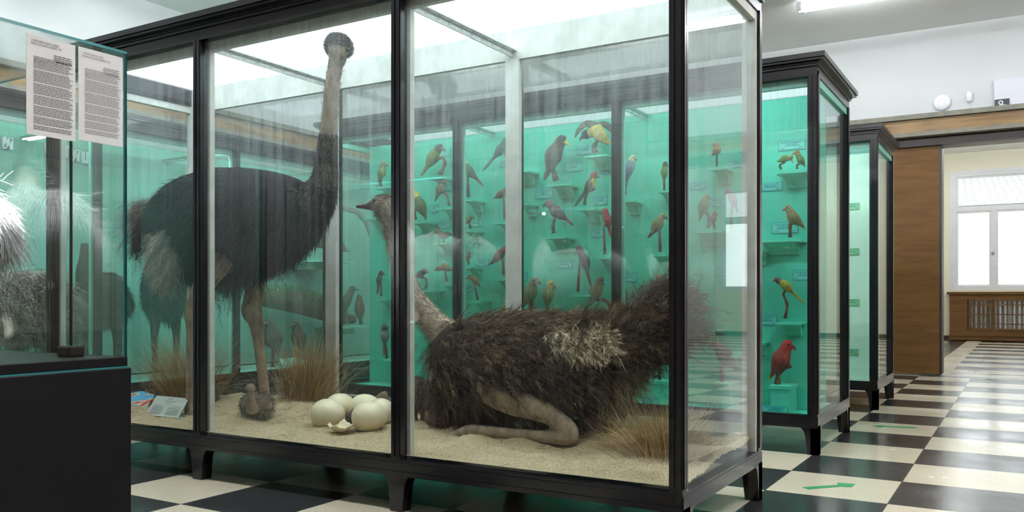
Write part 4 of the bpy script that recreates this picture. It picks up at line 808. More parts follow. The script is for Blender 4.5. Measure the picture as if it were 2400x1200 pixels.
def plumes(loft, n, L, nb, bl, u0, u1, back=1.0, w=.003, tone=None, droop=.45, filt=None, rise=.3, sf=.8, rn=.13):
    p, nr, tg = loft.sample(n, u0, u1)
    if filt is not None: k = filt(p, nr); p, nr, tg = p[k], nr[k], tg[k]
    d = norm(tg * back + nr * rise + np.array([0, 0, -.20]) + rng.normal(size=p.shape) * .2); d = norm(d - np.minimum(0, (d * nr).sum(1))[:, None] * nr + nr * .06)
    side = norm(np.cross(d, nr)); return feathers(p, d, L * (.6 + .7 * rng.random(len(p))), side, nb, bl, w, droop, tone, sf, rn)
v_, q_, t_, m_ = join([plumes(fb, 2200, .14, 40, .06, 0.0, .55, w=.0018, droop=.16, rise=.2, sf=.36), plumes(fb, 1500, .105, 40, .05, .5, .98, w=.0018, droop=.06, rise=.2, sf=.36), plumes(fn, 240, .10, 20, .04, 0, .16, -1.0)]); npmesh('brown_plumage', v_, q_, t_, [FBR], of)
def wf(p, nr):
    a = np.array(Pf(1375, 805)[0]); dx_ = (p[:, 0] - a[0]); dz = p[:, 2] - a[2]
    return (nr[:, 1] < -.25) & ((dx_ + .2 * dz) ** 2 / .17 ** 2 + (dz + .15 * dx_) ** 2 / .055 ** 2 < 1)
def wf2(p, nr):
    a = np.array(Pf(1425, 792)[0]); return (nr[:, 1] < .1) & ((p[:, 0] - a[0]) ** 2 / .07 ** 2 + (p[:, 2] - a[2]) ** 2 / .05 ** 2 < 1)
CRF = tonemat('cream_feather_tone', (.40, .32, .22), (.82, .70, .50))
v_, q_, t_, m_ = join([plumes(fb, 7000, .11, 26, .04, .45, .9, filt=wf, rise=.4, w=.0022, droop=.3, sf=.35), plumes(fb, 4000, .08, 24, .035, .55, .95, filt=wf2, rise=.5, droop=.2, sf=.35)]); npmesh('cream_wing_plumes', v_, q_, t_, [CRF], of)
v_, q_, t_ = plume_set([(1455, 880, 20, 30, -.2), (1470, 900, 10, 30, -.1), (1440, 905, 10, 26, -.2), (1480, 870, 14, 20, 0)], 110, .10, .3, 24, .045, Pf=Pf, yoff=-.05); npmesh('buff_rump_plumes', v_, q_, t_, [tonemat('buff_tone', (.12, .085, .05), (.42, .33, .20))], of)
v_, q_, t_ = plume_set([(1510, 735, 20, -40, 0), (1535, 715, 20, -34, .1), (1555, 705, 20, -24, 0), (1570, 735, 40, -14, 0), (1590, 745, 40, 10, -.1), (1545, 770, 30, 10, 0), (1500, 790, 10, 30, 0)], 560, .13, .25, 28, .05, Pf=Pf, droop=.2, sc=.04); npmesh('tail_plumes', v_, q_, t_, [tonemat('tail_tone', (.035, .026, .022), (.21, .165, .13))], of)
v_, q_, t_, m_ = join([coat(fn, 6500, .026, .0022, .5, .15, .08, .86, .2), coat(fn, 900, .02, .0014, .4, .05, .84, .99, .3)]); cr_, cn_, ct_ = fn.sample(1800, .84, 1.0); kp = cn_[:, 2] > .55; dd_ = norm(-ct_[kp] * .8 + cn_[kp] * .35 + rng.normal(size=cn_[kp].shape) * .2)
crown = ribbons(cr_[kp], dd_, .022, .0016, .05, 2, .2)
npmesh('crown_bristles', *crown[:2], crown[2], [tonemat('crown_tone', (.04, .028, .02), (.17, .12, .085))], of)
npmesh('neck_down', v_, q_, t_, [tonemat('female_neck_tone', (.13, .10, .075), (.40, .33, .26))], of)
v_, q_, t_ = plume_set([(1050, 930, -6, 40, -.2), (1070, 950, 4, 40, -.2), (1100, 955, 4, 34, -.25), (1040, 880, -10, 40, -.1), (1150, 945, 0, 24, -.2), (1034, 820, -14, 30, 0)], 330, .13, .22, 26, .05, Pf=Pf, droop=.3, sc=.05); npmesh('breast_plumes', v_, q_, t_, [FBR], of)

# chicks
def chick(label, P, lofts, tonem, skin, base, n=2600, L=.03, beakc=None, eyes=None, leg=()):
    t = thing('ostrich_chick', base, label, 'chick', 'ostrich chicks on the sand')
    ls = [Loft(c, P, So, n=18, seg=12) for c in lofts]
    solid('body', ls, skin, t, voxel=.005)
    v_, q_, t_, _ = join([coat(ls[0], n, L, .0022, .5, .2, rise=.6)] + [coat(l, n // 5, L * .2, .0012, .3, .1, rise=.4, tone=.7 + .3 * rng.random(n // 5)) for l in ls[1:2]]); npmesh('down', v_, q_, t_, [tonem], t)
    if beakc: MB().rings(Loft(beakc, P, So, n=8, seg=8).rings()).build('beak', fmat((.2, .14, .1)), t, smooth=True)
    if eyes:
        for (x, y, o_) in eyes: MB().ball(P(x, y)[0] + Vector((0, o_, 0)), .006, seg=8, nr=6).build('eye', EYE, t, smooth=True)
Pc = lambda x, y: atY(x, y, 3.58)
chick('fluffy brown ostrich chick facing the glass under the standing ostrich', Pc, [[(568, 950, 8), (578, 949, 22), (600, 947, 29, 0, 1), (620, 949, 24), (634, 950, 8)], [(592, 962, 16, -.075, 1), (590, 945, 10, -.10, 1), (588, 925, 8, -.11, 1), (587, 912, 10, -.11, 1), (587, 905, 10, -.11, 1), (587, 899, 6, -.11, 1)], [(585, 960, 8), (585, 984, 7), (584, 990, 5)], [(610, 960, 8), (610, 984, 7), (610, 990, 5)]], tonemat('chick_tone', (.05, .04, .035), (.34, .27, .20)), SKIN, (-3.9, 3.58, .28), beakc=[(587, 911, 4.5, -.128), (587, 914, 3, -.145), (587, 918, 1, -.16)], eyes=[(580, 908, -.115), (594, 908, -.115)])
Pc2 = lambda x, y: atY(x, y, 3.95)
chick('small pale brown chick half hidden behind the left black post', Pc2, [[(474, 930, 8), (482, 930, 18), (495, 932, 17), (505, 934, 6)], [(484, 925, 8), (485, 908, 6), (484, 893, 7), (482, 887, 5)], [(486, 940, 5), (486, 955, 4)]], tonemat('chick_tone', 0, 0), SKIN, (-4.7, 3.95, .3), n=900, beakc=[(480, 891, 3, -.02), (472, 893, 1.5, -.03), (470, 893, .6, -.03)])
Pc3 = lambda x, y: atY(x, y, 3.88)
chick('spiny looking black and grey chick beside the lying ostrich breast', Pc3, [[(952, 925, 8), (962, 922, 32), (980, 922, 36), (996, 925, 26), (1002, 928, 8)], [(960, 905, 12), (950, 890, 10), (940, 884, 9), (932, 884, 5)], [(975, 945, 7), (974, 972, 5), (976, 985, 5)], [(990, 945, 7), (990, 975, 5), (986, 988, 5)]], tonemat('spiny_tone', (.012, .012, .013), (.42, .40, .38)), SKIN, (-3.0, 3.88, .28), n=3000, L=.032)

# eggs, shell, hatchling, wood, stones
EGG = mat('ostrich_eggshell', (.84, .73, .51), .32, .5, noise=.07, scale=14, bump=.04)
def egg(px, py, Y, r, tilt, lb):
    v, s = atY(px, py, Y); z = float(sandz(v.x, v.y)) ; R = []
    ax = Vector((math.cos(tilt), math.sin(tilt), 0.1)).normalized(); up = Vector((0, 0, 1)); up = (up - ax * up.dot(ax)).normalized(); sd = ax.cross(up)
    c = Vector((v.x, v.y, z + r * .80))
    for i in range(21):
        ph = math.pi * (.015 + .97 * i / 20); k = 1 + .08 * math.cos(ph)
        R.append([c - ax * math.cos(ph) * r * 1.18 + (up * math.cos(a) + sd * math.sin(a)) * r * math.sin(ph) * k for a in [2 * math.pi * j / 24 for j in range(24)]])
    tag(MB().rings(R).build('ostrich_egg', EGG, smooth=True), lb, 'egg', 'ostrich eggs on the sand')
egg(768, 981, 3.56, .084, .2, 'cream ostrich egg, leftmost of the clutch')
egg(797, 966, 3.84, .078, 1.2, 'yellowish ostrich egg behind the leftmost one')
egg(856, 966, 3.86, .082, .3, 'cream ostrich egg at the back, right of the gap')
egg(866, 981, 3.55, .082, .5, 'glossy cream ostrich egg in front at the right')
egg(893, 974, 3.73, .078, -.5, 'cream ostrich egg, rightmost of the clutch, against the post')
v, s = atY(797, 1000, 3.45); z0 = float(sandz(v.x, v.y)); R = []; r = .075
def brk(j): return .55 + .22 * math.sin(j * 1.1) + .12 * math.sin(j * 2.7 + 1) + (.3 if 2 < j < 9 else 0)
for k_ in range(7):
    R.append([(v.x + r * 1.1 * math.cos(a) * math.sin(1.25 * (k_ / 6) * (.5 + brk(j) * .55) + .05), v.y + r * .8 * math.sin(a) * math.sin(1.25 * (k_ / 6) * (.5 + brk(j) * .55) + .05), z0 - .004 + r * .95 * (1 - math.cos(1.25 * (k_ / 6) * (.5 + brk(j) * .55)))) for j, a in enumerate([2 * math.pi * q / 24 for q in range(24)])])
o = MB().rings(R, cap=False).build('broken_eggshell', EGG, smooth=True); so = o.modifiers.new('shell', 'SOLIDIFY'); so.thickness = .003
tag(o, 'jagged broken half of an ostrich eggshell in front of the clutch', 'eggshell')
Ph = lambda x, y: atY(x, y, 3.66)
chick('dark hatchling lying between the ostrich eggs', Ph, [[(812, 980, 6), (824, 976, 12), (836, 974, 13), (846, 978, 6)], [(822, 970, 7), (818, 966, 8), (812, 966, 4)]], tonemat('spiny_tone', 0, 0), SKIN, (-3.2, 3.66, .28), n=900, L=.018)
STW = mat('weathered_wood', (.34, .27, .21), .85, .2, scale=12, col2=(.17, .12, .09), bump=.8, stretch=(1, 1, .2))
Pw = lambda x, y: atY(x, y, 3.95)
tag(MB().rings(Loft([(906, 992, 16), (903, 972, 15), (897, 948, 15), (893, 928, 17), (892, 925, 14)], Pw, So, n=14, seg=9).rings()).build('wood_stump', STW), 'small weathered wood stump behind the eggs at the black post', 'stump')
def rock(px, py, Y, r, c, lb):
    v, s = atY(px, py, Y); R = []
    for i in range(9):
        ph = math.pi * (.03 + .94 * i / 8); R.append([(v.x + r[0] * math.sin(ph) * math.cos(a) * (1 + .18 * math.sin(3 * a + i * 1.3)), v.y + r[1] * math.sin(ph) * math.sin(a) * (1 + .15 * math.sin(2 * a + i)), .28 + r[2] * .9 - r[2] * math.cos(ph) * (1 + .12 * math.sin(a * 2))) for a in [2 * math.pi * j / 11 for j in range(11)]])
    tag(MB().rings(R).build('rock', mat('stone_' + lb.split()[0], c, .9, .2, noise=.45, scale=25, bump=.8)), lb, 'rock', 'stones beside the lying ostrich')
rock(1016, 925, 4.0, (.05, .05, .115), (.50, .41, .31), 'pale buff stone upright beside the lying ostrich breast')
rock(1022, 968, 3.86, (.075, .06, .06), (.28, .20, .17), 'reddish grey stone low against the lying ostrich breast')
rock(1008, 945, 3.95, (.055, .05, .07), (.40, .34, .30), 'grey white lumpy stone between chick and ostrich')

# ostrich text label and map on the sand
def textobj(s_, size, mtl, parent, frame, align='CENTER', extr=.0003):
    """frame = (origin, xaxis, yaxis) of the sheet; text becomes a mesh part"""
    cu = bpy.data.curves.new('t', 'FONT'); cu.body = s_; cu.size = size; cu.align_x = align; cu.resolution_u = 2
    o = bpy.data.objects.new('t', cu); COL.objects.link(o)
    dg = bpy.context.evaluated_depsgraph_get(); me = bpy.data.meshes.new_from_object(o.evaluated_get(dg)); bpy.data.objects.remove(o)
    og, xa, ya = [Vector(q) for q in frame]; nrm = xa.cross(ya)
    for v in me.vertices: v.co = og + xa * v.co.x + ya * v.co.y + nrm * .0008
    me.name = 'printed_text'; return put('printed_text', me, [mtl], parent)
def lines(m, frame, x0, x1, ytop, n, dy, th, rr, ragged=.1, k=0):
    og, xa, ya = [Vector(q) for q in frame]; nrm = xa.cross(ya)
    for i in range(n):
        y = ytop - i * dy; x = x0; xe = x1 - rr.random() * ragged * (x1 - x0)
        while x < xe - .001:
            l = rr.uniform(.003, .011) * (th / .0011) ** .3; e = min(x + l, xe)
            P = [og + xa * a + ya * b + nrm * .0006 for a, b in ((x, y - th / 2), (e, y - th / 2), (e, y + th / 2), (x, y + th / 2))]
            kk = len(m.v); m.v += [tuple(q) for q in P]; m.f.append((kk, kk + 1, kk + 2, kk + 3)); m.m.append(k); x = e + .0013
Pb0, s = atY(341, 989, 3.42); Pb1, s1 = atY(417, 993, 3.42); Pb0.z = Pb1.z = .275
xa = Vector((1, 0, 0)); wl = (Pb1 - Pb0).length; xa = (Pb1 - Pb0).normalized(); ya = Vector((.27, .42, .72)); ya = (ya - xa * ya.dot(xa)); 
Pt, _ = atY(367, 927, 3.53); ya = (Pt - Pb0); hl = ya.length; ya.normalize()
t = thing('text_label', Pb0, 'white text label leaning on the sand at the left end', 'label')
nrm = xa.cross(ya).normalized(); cr = [Pb0, Pb0 + xa * wl, Pb0 + xa * wl + ya * hl, Pb0 + ya * hl]
MB().prism([c - nrm * .004 for c in cr], nrm * .004).build('label_plate', mat('label_sheet', (.56, .60, .56), .25, .5), t, fix=True)
MB().prism([Pb0 - nrm * .006 - xa * .003 - ya * .003, Pb0 + xa * (wl + .003) - ya * .003 - nrm * .006, Pb0 + xa * (wl + .003) + ya * (hl + .003) - nrm * .006, Pb0 - xa * .003 + ya * (hl + .003) - nrm * .006], nrm * .0019).build('label_backing', mat('dark_green_edge', (.02, .08, .06), .4), t, fix=True)
fr = (Pb0, xa, ya)
for s_, f in (('Щраус', .86), ('Struthio camelus', .74), ('Ostrich', .62)): textobj(s_, hl * .085, INK, t, (Pb0 + xa * wl / 2 + ya * hl * f, xa, ya))
m = MB(); rr = random.Random(3)
lines(m, fr, wl * .08, wl * .34, hl * .53, 1, 1, .0035, rr); lines(m, fr, wl * .66, wl * .93, hl * .53, 1, 1, .0035, rr)
lines(m, fr, wl * .07, wl * .45, hl * .46, 10, hl * .04, .0028, rr); lines(m, fr, wl * .55, wl * .95, hl * .46, 10, hl * .04, .0028, rr); m.build('printed_lines', INKG, t)
# map sheet
mp0 = [atY(*q)[0] for q in ((303, 968, 3.62), (343, 977, 3.55), (363, 930, 3.75), (330, 930, 3.85), (303, 943, 3.8))]
for q, z in zip(mp0, (.285, .285, .345, .345, .325)): q.z = z
def mapmat():
    m, nt, b = nodes('world_map_print'); tc = nt.nodes.new('ShaderNodeTexCoord'); nz = nt.nodes.new('ShaderNodeTexNoise'); nz.inputs['Scale'].default_value = 9; nz.inputs['Detail'].default_value = 2
    r = nt.nodes.new('ShaderNodeValToRGB'); cr = r.color_ramp; cr.interpolation = 'CONSTANT'; cr.elements[0].color = (.10, .38, .68, 1); cr.elements[1].position = .53; cr.elements[1].color = (.62, .55, .36, 1)
    e = cr.elements.new(.62); e.color = (.6, .05, .05, 1)
    nt.links.new(tc.outputs['Object'], nz.inputs['Vector']); nt.links.new(nz.outputs['Fac'], r.inputs[0]); nt.links.new(r.outputs[0], b.inputs['Base Color']); b.inputs['Roughness'].default_value = .4; return m
tag(MB().prism(mp0, (0, -.001, .004)).build('map_sheet', mapmat(), fix=True), 'blue distribution map sheet lying left of the white text label', 'map')

# ------------------------------------------------------------------ contents of the case along the left wall
def plane(Xp): return lambda x, y: atX(x, y, Xp)
SX = (1, 0, 0)
P1 = plane(-7.25)
em = thing('emu', tuple(P1(90, 860)[0][:2]) + (.21,), 'shaggy grey brown emu in the wall case at the far left', 'emu')
eb = Loft([(-60, 700, 30), (-35, 705, 62), (20, 710, 72), (80, 712, 72), (130, 722, 56), (160, 735, 34), (172, 745, 12)], P1, SX, n=30, seg=20)
el1 = Loft([(40, 740, 44, -.05), (50, 775, 24, -.1), (42, 810, 14, -.1), (38, 870, 11, -.1), (38, 908, 13, -.1)], P1, SX, n=20, seg=10); el2 = Loft([(10, 750, 44, .1), (5, 790, 18, .1), (-20, 820, 14, .1), (-14, 870, 11, .1), (-16, 905, 12, .1)], P1, SX, n=20, seg=10)
en = Loft([(-40, 700, 50), (-80, 640, 26), (-95, 560, 18), (-100, 500, 18)], P1, SX, n=16, seg=10)
solid('body', [eb, el1, el2, en], SKIN, em, voxel=.02); MB().rings(eb.rings(.004)).build('undercoat', MATS['brown_down'], em, smooth=True)
v_, q_, t_, _ = join([plumes(eb, 1500, .15, 16, .05, 0, 1, back=.8, w=.006, droop=.5), plumes(el1, 150, .08, 14, .04, 0, .35, back=1, w=.005)]); npmesh('shaggy_plumage', v_, q_, t_, [tonemat('emu_tone', (.05, .045, .04), (.40, .37, .32))], em)
def darkbird(label, P, lofts, n, base, cat='cassowary', name='cassowary', tm=None, voxel=.02, L=.05):
    t = thing(name, base, label, cat, 'large dark birds in the wall case')
    ls = [Loft(c, P, SX, n=24, seg=14) for c in lofts]; solid('body', ls, DBODY, t, voxel=voxel)
    v_, q_, t_, _ = join([coat(ls[0], n, L, .006, .6, .3)]); npmesh('plumage', v_, q_, t_, [tm or BLKF], t)
    return t
DBODY = mat('dark_bird_skin', (.05, .04, .035), .8, .2, noise=.4, scale=20)
P2 = plane(-7.45)
darkbird('dark hanging plumed bird body behind the left grass tuft in the wall case', P2, [[(388, 585, 12), (385, 630, 46), (388, 680, 52), (385, 720, 44), (375, 750, 24)], [(365, 735, 16, .05), (362, 800, 9, .05), (365, 905, 8, .05)], [(410, 735, 16, -.05), (414, 800, 9, -.05), (412, 905, 8, -.05)], [(395, 600, 20), (410, 560, 12), (420, 520, 11), (425, 490, 12)]], 5000, tuple(P2(388, 905)[0][:2]) + (.21,))
darkbird('dark cassowary standing in profile near the thin black rod', P2, [[(182, 690, 12), (195, 690, 40), (235, 700, 62), (270, 700, 52), (292, 690, 14)], [(205, 740, 18, .05), (203, 800, 12, .05), (200, 900, 12, .05)], [(268, 740, 22, -.05), (275, 790, 12, -.05), (278, 900, 12, -.05)], [(200, 680, 22), (193, 640, 16), (198, 600, 12), (200, 570, 12)]], 6000, tuple(P2(240, 905)[0][:2]) + (.21,))
P3 = plane(-7.5)
tl = tonemat('dark_brown_feather_tone', (.02, .016, .014), (.10, .075, .06))
def wallbird(label, P, H_, hr, B_, br, T_, bk, back, perch, cat='bird', **kw):
    return bird(label, H_, hr, B_, br, T_, bk, back, tuple(x * 1.3 for x in back), back, (.12, .09, .07), perch, P=P, S=SX, name='mounted_bird', grp='mounted birds in the wall case', cat=cat, **kw)
wallbird('dark hunched bird under the mossy branch in the wall case', P3, (632, 758, ), 11, (640, 790), 26, (655, 832), (-1, .2), (.05, .04, .035), [(640, 816), (640, 868)], wings=True)
wallbird('second dark bird under the mossy branch, right of the hunched one', P3, (694, 762), 10, (700, 790), 19, (712, 828), (-1, .2), (.045, .035, .03), [(702, 808), (700, 868)])
wallbird('brown bird on the wall case shelf beside the ostrich neck', P3, (742, 570), 10, (775, 568), 20, (822, 590), (-1, .3), (.13, .09, .06), [(775, 586), (775, 610)])
wallbird('dark bird with long neck seen right of the white back post', P3, (826, 678), 8, (812, 705), 13, (800, 745), (1, .1), (.06, .045, .04), [(812, 718), (812, 760)], longbeak=1.5)
wallbird('reddish brown bird hanging head up right of the white post', P3, (842, 698), 7, (843, 724), 14, (844, 758), (-.2, -.5), (.14, .07, .04), [(845, 736), (846, 760)])
tag(MB().rings(Loft([(600, 700, 14), (640, 702, 22), (700, 710, 26), (760, 728, 24), (790, 745, 16), (830, 748, 10)], plane(-7.7), SX, n=26, seg=10).rings()).build('mossy_branch', BARK, smooth=True), 'thick mossy dark branch across the wall case', 'branch')
p, nr, tg = Loft([(600, 696, 14), (640, 698, 22), (700, 706, 26), (760, 724, 24)], plane(-7.7), SX, n=26, seg=10).sample(2600); kp = nr[:, 2] > -.1
v_, q_, t_ = ribbons(p[kp], norm(nr[kp] + rng.normal(size=p[kp].shape) * .5), .07, .006, .1, 2, .3); tag(npmesh('moss', v_, q_, t_, [tonemat('moss_tone', (.03, .07, .03), (.10, .22, .07))], None), 'green moss growing on top of the dark branch', 'moss', kind='stuff')
tag(MB().tube([plane(-7.6)(x, y)[0] for x, y in ((805, 488), (835, 496), (858, 520), (872, 556), (880, 600))], .035, 8).build('rough_branch', mat('pale_bark', (.16, .11, .08), .9, .1, noise=.4, scale=30, bump=.8), smooth=True), 'rough bare branch bending down behind the lying ostrich beak', 'branch')
def xshelf(px, py, wpx, Xp, lb):
    v, s = atX(px, py, Xp); hw = wpx * s / 2
    t = thing('wall_shelf', (-7.97, v.y, v.z), lb, 'shelf', 'shelves in the wall case')
    MB().box((-7.97, v.y - hw, v.z - .02), (Xp + .12, v.y + hw, v.z)).build('shelf_board', MINT, t); MB().box((-7.97, v.y - hw * .6, v.z - .10), (Xp - .1, v.y + hw * .6, v.z - .02)).build('bracket', MINT, t)
xshelf(775, 612, 120, -7.5, 'mint shelf carrying the brown bird in the wall case'); xshelf(828, 765, 80, -7.5, 'mint shelf low right of the white back post')
v, s = atX(662, 872, -7.2); tag(MB().prism([(-7.0, v.y - .13, .206), (-7.12, v.y - .13, .33), (-7.13, v.y - .13, .325), (-7.01, v.y - .13, .206)], (0, .30, 0)).build('name_card', CARD, fix=True), 'aqua card leaning on the floor of the wall case under the dark birds', 'name card')
tag(MB().box((-7.95, 4.5, .206), (-7.35, 5.1, .42)).build('plinth_block', MINT), 'low mint plinth block behind the left grass tuft', 'plinth')
# white letters on the back board
t = thing('wall_lettering', (-7.96, 4.0, 1.9), 'spaced white capital letters on the sea green board at the far left', 'lettering')
for ch, px, py in (('И', 16, 338), ('П', 115, 352), ('Т', 152, 357), ('И', 173, 366), ('Ц', 199, 372), ('И', 226, 378)):
    v, s = atX(px, py, -7.965); cu = bpy.data.curves.new('t', 'FONT'); cu.body = ch; cu.size = 24 * s * 1.3; cu.extrude = .012; cu.align_x = 'CENTER'; cu.align_y = 'CENTER'; cu.offset = .010
    o = bpy.data.objects.new('t', cu); COL.objects.link(o); dg = bpy.context.evaluated_depsgraph_get(); me = bpy.data.meshes.new_from_object(o.evaluated_get(dg)); bpy.data.objects.remove(o)
    for q in me.vertices: x_, y_, z_ = q.co; q.co = Vector((v.x + .01 + z_, v.y + x_, v.z + y_))
    me.name = 'letter'; put('letter', me, [WPL], t)

# ------------------------------------------------------------------ vitrine with the dodo in the foreground
VX, VY, VZ = -2.52, 1.76, .81; VX0, VY0 = -4.75, -.5; VT = 1.80
t = thing('vitrine_pedestal', ((VX + VX0) / 2, (VY + VY0) / 2, 0), 'black box pedestal of the glass vitrine at the left edge', 'pedestal')
SATIN = mat('satin_black_panel', (.005, .005, .007), .4, .22)
MB().box((VX0, VY0, 0.0), (VX + .01, VY + .01, VZ - .035)).build('cabinet', SATIN, t, bevel=.003)
MB().box((VX0, VY0, VZ - .03), (VX + .002, VY + .002, VZ)).build('top_plate', SATIN, t, bevel=.002)
MB().box((VX0 + .01, VY0 + .01, VZ - .035), (VX + .004, VY + .004, VZ - .03)).build('glass_lip', EDGE, t)
vt = thing('glass_vitrine', ((VX + VX0) / 2, (VY + VY0) / 2, VZ), 'frameless glass box with teal edges standing on the black pedestal', 'vitrine')
def pane(a, b_, ax):
    x0, y0, z0 = a; x1, y1, z1 = b_; m = MB().box(a, b_); big = {'x': (3, 5), 'y': (2, 4), 'z': (0, 1)}[ax]
    m.m = [0 if i in big else 1 for i in range(6)]; m.build('glass_pane', [GLASSV, EDGE], vt)
g = .008
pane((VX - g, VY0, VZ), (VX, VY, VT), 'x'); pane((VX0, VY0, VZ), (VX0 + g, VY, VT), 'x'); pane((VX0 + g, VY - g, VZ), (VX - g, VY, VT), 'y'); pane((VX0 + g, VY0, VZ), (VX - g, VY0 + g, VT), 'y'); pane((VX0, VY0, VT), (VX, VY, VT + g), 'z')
t = thing('lamp_rod', (-2.68, 1.70, VZ), 'thin black rod in a round black foot inside the vitrine', 'rod')
v, s = atZ(245, 826, VZ)
v = Vector((-2.70, 1.68, VZ))
MB().box((v.x - .035, v.y - .03, VZ), (v.x + .035, v.y + .03, VZ + .035)).build('foot', BLKM, t, bevel=.006)
MB().tube([(v.x, v.y, VZ + .035), (v.x, v.y, VT - .03)], .005, 10).build('rod', BLKM, t)
MB().tube([(v.x, v.y, VT - .06), (v.x - .07, v.y - .05, VT - .09)], [.018, .024], 12).build('spot_head', BLKM, t, smooth=False)
# paper sheets on the side pane
def sheet(pa, pb, ztl, h, lb, title, seed, ink, nl):
    a, _ = atX(pa, ztl, VX + .003); b_, _ = atX(pb, ztl, VX + .003)
    zt_ = a.z; t = thing('paper_sheet', (VX + .003, a.y, zt_ - h), lb, 'paper sheet', 'printed sheets on the vitrine glass')
    MB().box((VX + .001, a.y, zt_ - h), (VX + .0022, b_.y, zt_)).build('paper', PAPER, t)
    W = b_.y - a.y; frm = (Vector((VX + .0025, a.y, zt_ - h)), Vector((0, 1, 0)), Vector((0, 0, 1)))
    sx = W / .21
    for i, s_ in enumerate(title): textobj(s_, .0098, ink, t, (frm[0] + Vector((0, .016 * sx * 1.2, h - .020 - i * .009)), Vector((0, sx * .72, 0)), Vector((0, 0, .9))), 'LEFT')
    m = MB(); rr = random.Random(seed)
    for i in range(4): lines(m, frm, W * (.55 + .04 * (i == 3)), W * .93, h - .048 - i * .006, 1, 1, .0022, rr)
    y = h - .064
    for par in nl:
        lines(m, frm, W * .14, W * .95, y, par, .0046, .0018, rr, .12); y -= par * .0046 + .0035
    m.build('printed_lines', ink, t)
sheet(62, 177, 76, .297, 'white printed sheet on the vitrine glass, the left one with darker print', ('† МАВРИЦИЙСКИ ДРОНТ (ДОДО)', 'RAPHUS CUCULLATUS (LINNAEUS, 1758)'), 5, INK, (8, 8, 7, 6, 6, 5, 3))
sheet(184, 288, 108, .290, 'white printed sheet on the vitrine glass, the right one with paler print', ('† MAURITIUS DRONT (DODO)', 'RAPHUS CUCULLATUS (LINNAEUS, 1758)'), 9, INKG, (7, 8, 7, 6, 4, 5, 3))
# dodo
dd = thing('dodo_model', (-3.8, 1.33, VZ), 'pale dodo model with white fluffy tail inside the glass vitrine', 'dodo')
db = Loft([(-3.40, 1.49, 1.30, .04), (-3.48, 1.46, 1.28, .15), (-3.66, 1.38, 1.24, .22), (-3.85, 1.30, 1.24, .22), (-4.00, 1.23, 1.32, .15), (-4.07, 1.20, 1.44, .09), (-4.10, 1.18, 1.52, .085), (-4.14, 1.16, 1.57, .08), (-4.22, 1.12, 1.57, .05)], None, (.45, -.89, 0), n=36, seg=20, world=True)
dl = [Loft([(-3.75, 1.34 + q, 1.12, .06), (-3.77, 1.34 + q, .98, .035), (-3.76, 1.34 + q, .84, .028), (-3.86, 1.30 + q, .826, .014)], None, (0, 1, 0), n=12, seg=10, world=True) for q in (-.1, .1)]
solid('body', [db] + dl, mat('dodo_skin', (.45, .40, .34), .7, noise=.2, scale=15), dd, voxel=.014)
MB().rings(Loft([(-4.18, 1.14, 1.57, .055), (-4.30, 1.07, 1.555, .04), (-4.38, 1.03, 1.53, .045), (-4.43, 1.00, 1.47, .012)], None, (.45, -.89, 0), n=12, seg=12, world=True).rings()).build('beak', mat('dodo_beak', (.25, .2, .14), .4), dd, smooth=True)
DW = tonemat('dodo_feather_tone', (.55, .55, .56), (.85, .85, .86))
v_, q_, t_, _ = join([coat(db, 9000, .07, .005, -1, .4, 0, .75, rise=.3)]); npmesh('body_feathers', v_, q_, t_, [DW], dd)
k = 120; P_ = np.array([-3.36, 1.50, 1.32]) + rng.normal(size=(k, 3)) * .03; D_ = norm(np.array([.95, .30, .12]) + rng.normal(size=(k, 3)) * .27)
v_, q_, t_ = feathers(P_, D_, .34 * (.75 + .25 * rng.random(k)), norm(np.cross(D_, rng.normal(size=(k, 3)))), 34, .05, .003, .4); npmesh('tail_plumes', v_, q_, t_, [DW], dd)
tcore = Loft([(-3.42, 1.48, 1.30, .05), (-3.30, 1.53, 1.32, .09), (-3.16, 1.58, 1.30, .11), (-3.06, 1.61, 1.24, .07), (-3.02, 1.62, 1.19, .03)], None, (.3, -.95, 0), n=20, seg=14, world=True)
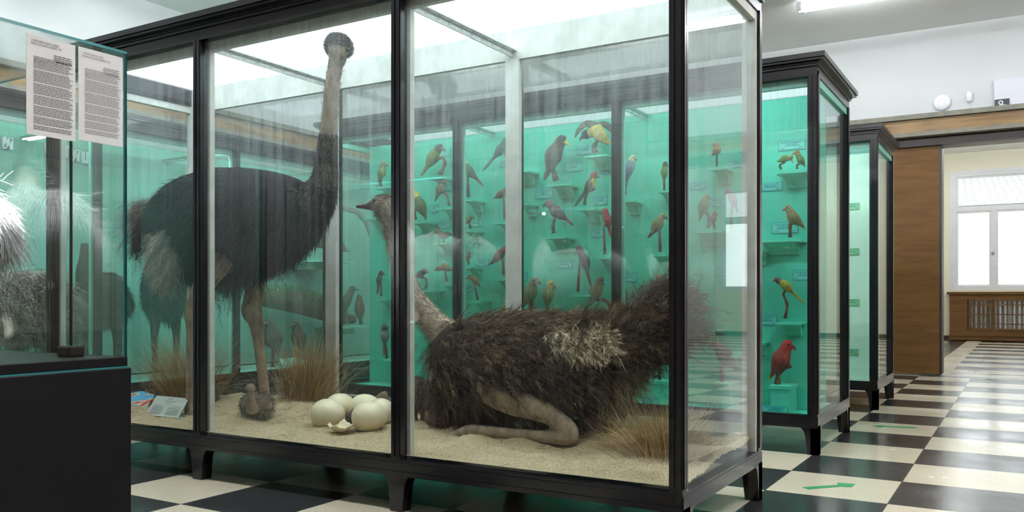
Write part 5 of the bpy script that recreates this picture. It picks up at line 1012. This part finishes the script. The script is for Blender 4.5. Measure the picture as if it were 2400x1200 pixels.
MB().rings(tcore.rings(-.02)).build('tail_base', mat('white_down', (.8, .8, .8), .9, .1), dd, smooth=True); v_, q_, t_, _ = join([coat(tcore, 7000, .07, .004, 1, .6, 0, 1, .3)]); npmesh('tail_down', v_, q_, t_, [DW], dd)
def spot(name, loc, aim, power, size, r=.03):
    l = bpy.data.lights.new(name, 'SPOT'); l.energy = power; l.spot_size = math.radians(size); l.spot_blend = .4; l.shadow_soft_size = r
    o = bpy.data.objects.new(name, l); COL.objects.link(o); o.location = loc; d = Vector(aim) - Vector(loc); o.rotation_euler = d.to_track_quat('-Z', 'Y').to_euler(); return o
spot('vitrine_spot', (-2.80, 1.60, 1.72), (-3.5, 1.42, 1.25), 160, 80)
spot('dodo_fill_spot', (-3.1, 3.45, 4.2), (-3.72, 1.4, 1.3), 14000, 15, .04)  # added spot that makes the dodo show mirrored in the case glass
t = thing('dodo_fill_lamp', (-3.1, 3.45, H), 'black cylinder spot lamp added unseen under the ceiling above the ostrich case', 'lamp')
MB().tube([(-3.08, 3.52, 4.37), (-3.1, 3.46, 4.21)], .05, 14).build('lamp_head', BLKM, t); MB().tube([(-3.08, 3.52, 4.37), (-3.08, 3.52, H)], .012, 8).build('lamp_arm', BLKM, t)

# spot lamps of the aisle behind the camera, seen as bright points mirrored in the glass
for i, (x_, y_, z_) in enumerate(((-4.6, -2.0, 1.95), (-2.05, -1.5, 1.75), (-.6, -2.2, 1.65), (1.0, -2.4, 2.0))):
    t = thing('spot_lamp', (x_, y_, z_), 'small round spot lamp on a tall black stand behind the camera, ' + ('leftmost', 'second from left', 'second from right', 'rightmost')[i], 'lamp', 'spot lamps on stands')
    MB().tube([(x_, y_, z_), (x_, y_ + .012, z_)], .016, 12).build('lamp_face', SPOTM, t); MB().tube([(x_, y_ - .08, z_), (x_, y_ - .001, z_)], .022, 12).tube([(x_, y_ - .05, 0.02), (x_, y_ - .05, z_)], .012, 8).tube([(x_, y_ - .05, 0), (x_, y_ - .05, .02)], .13, 20).build('lamp_stand', BLKM, t)
for o in list(bpy.data.objects):
    if '_org' in o: del o['_org']
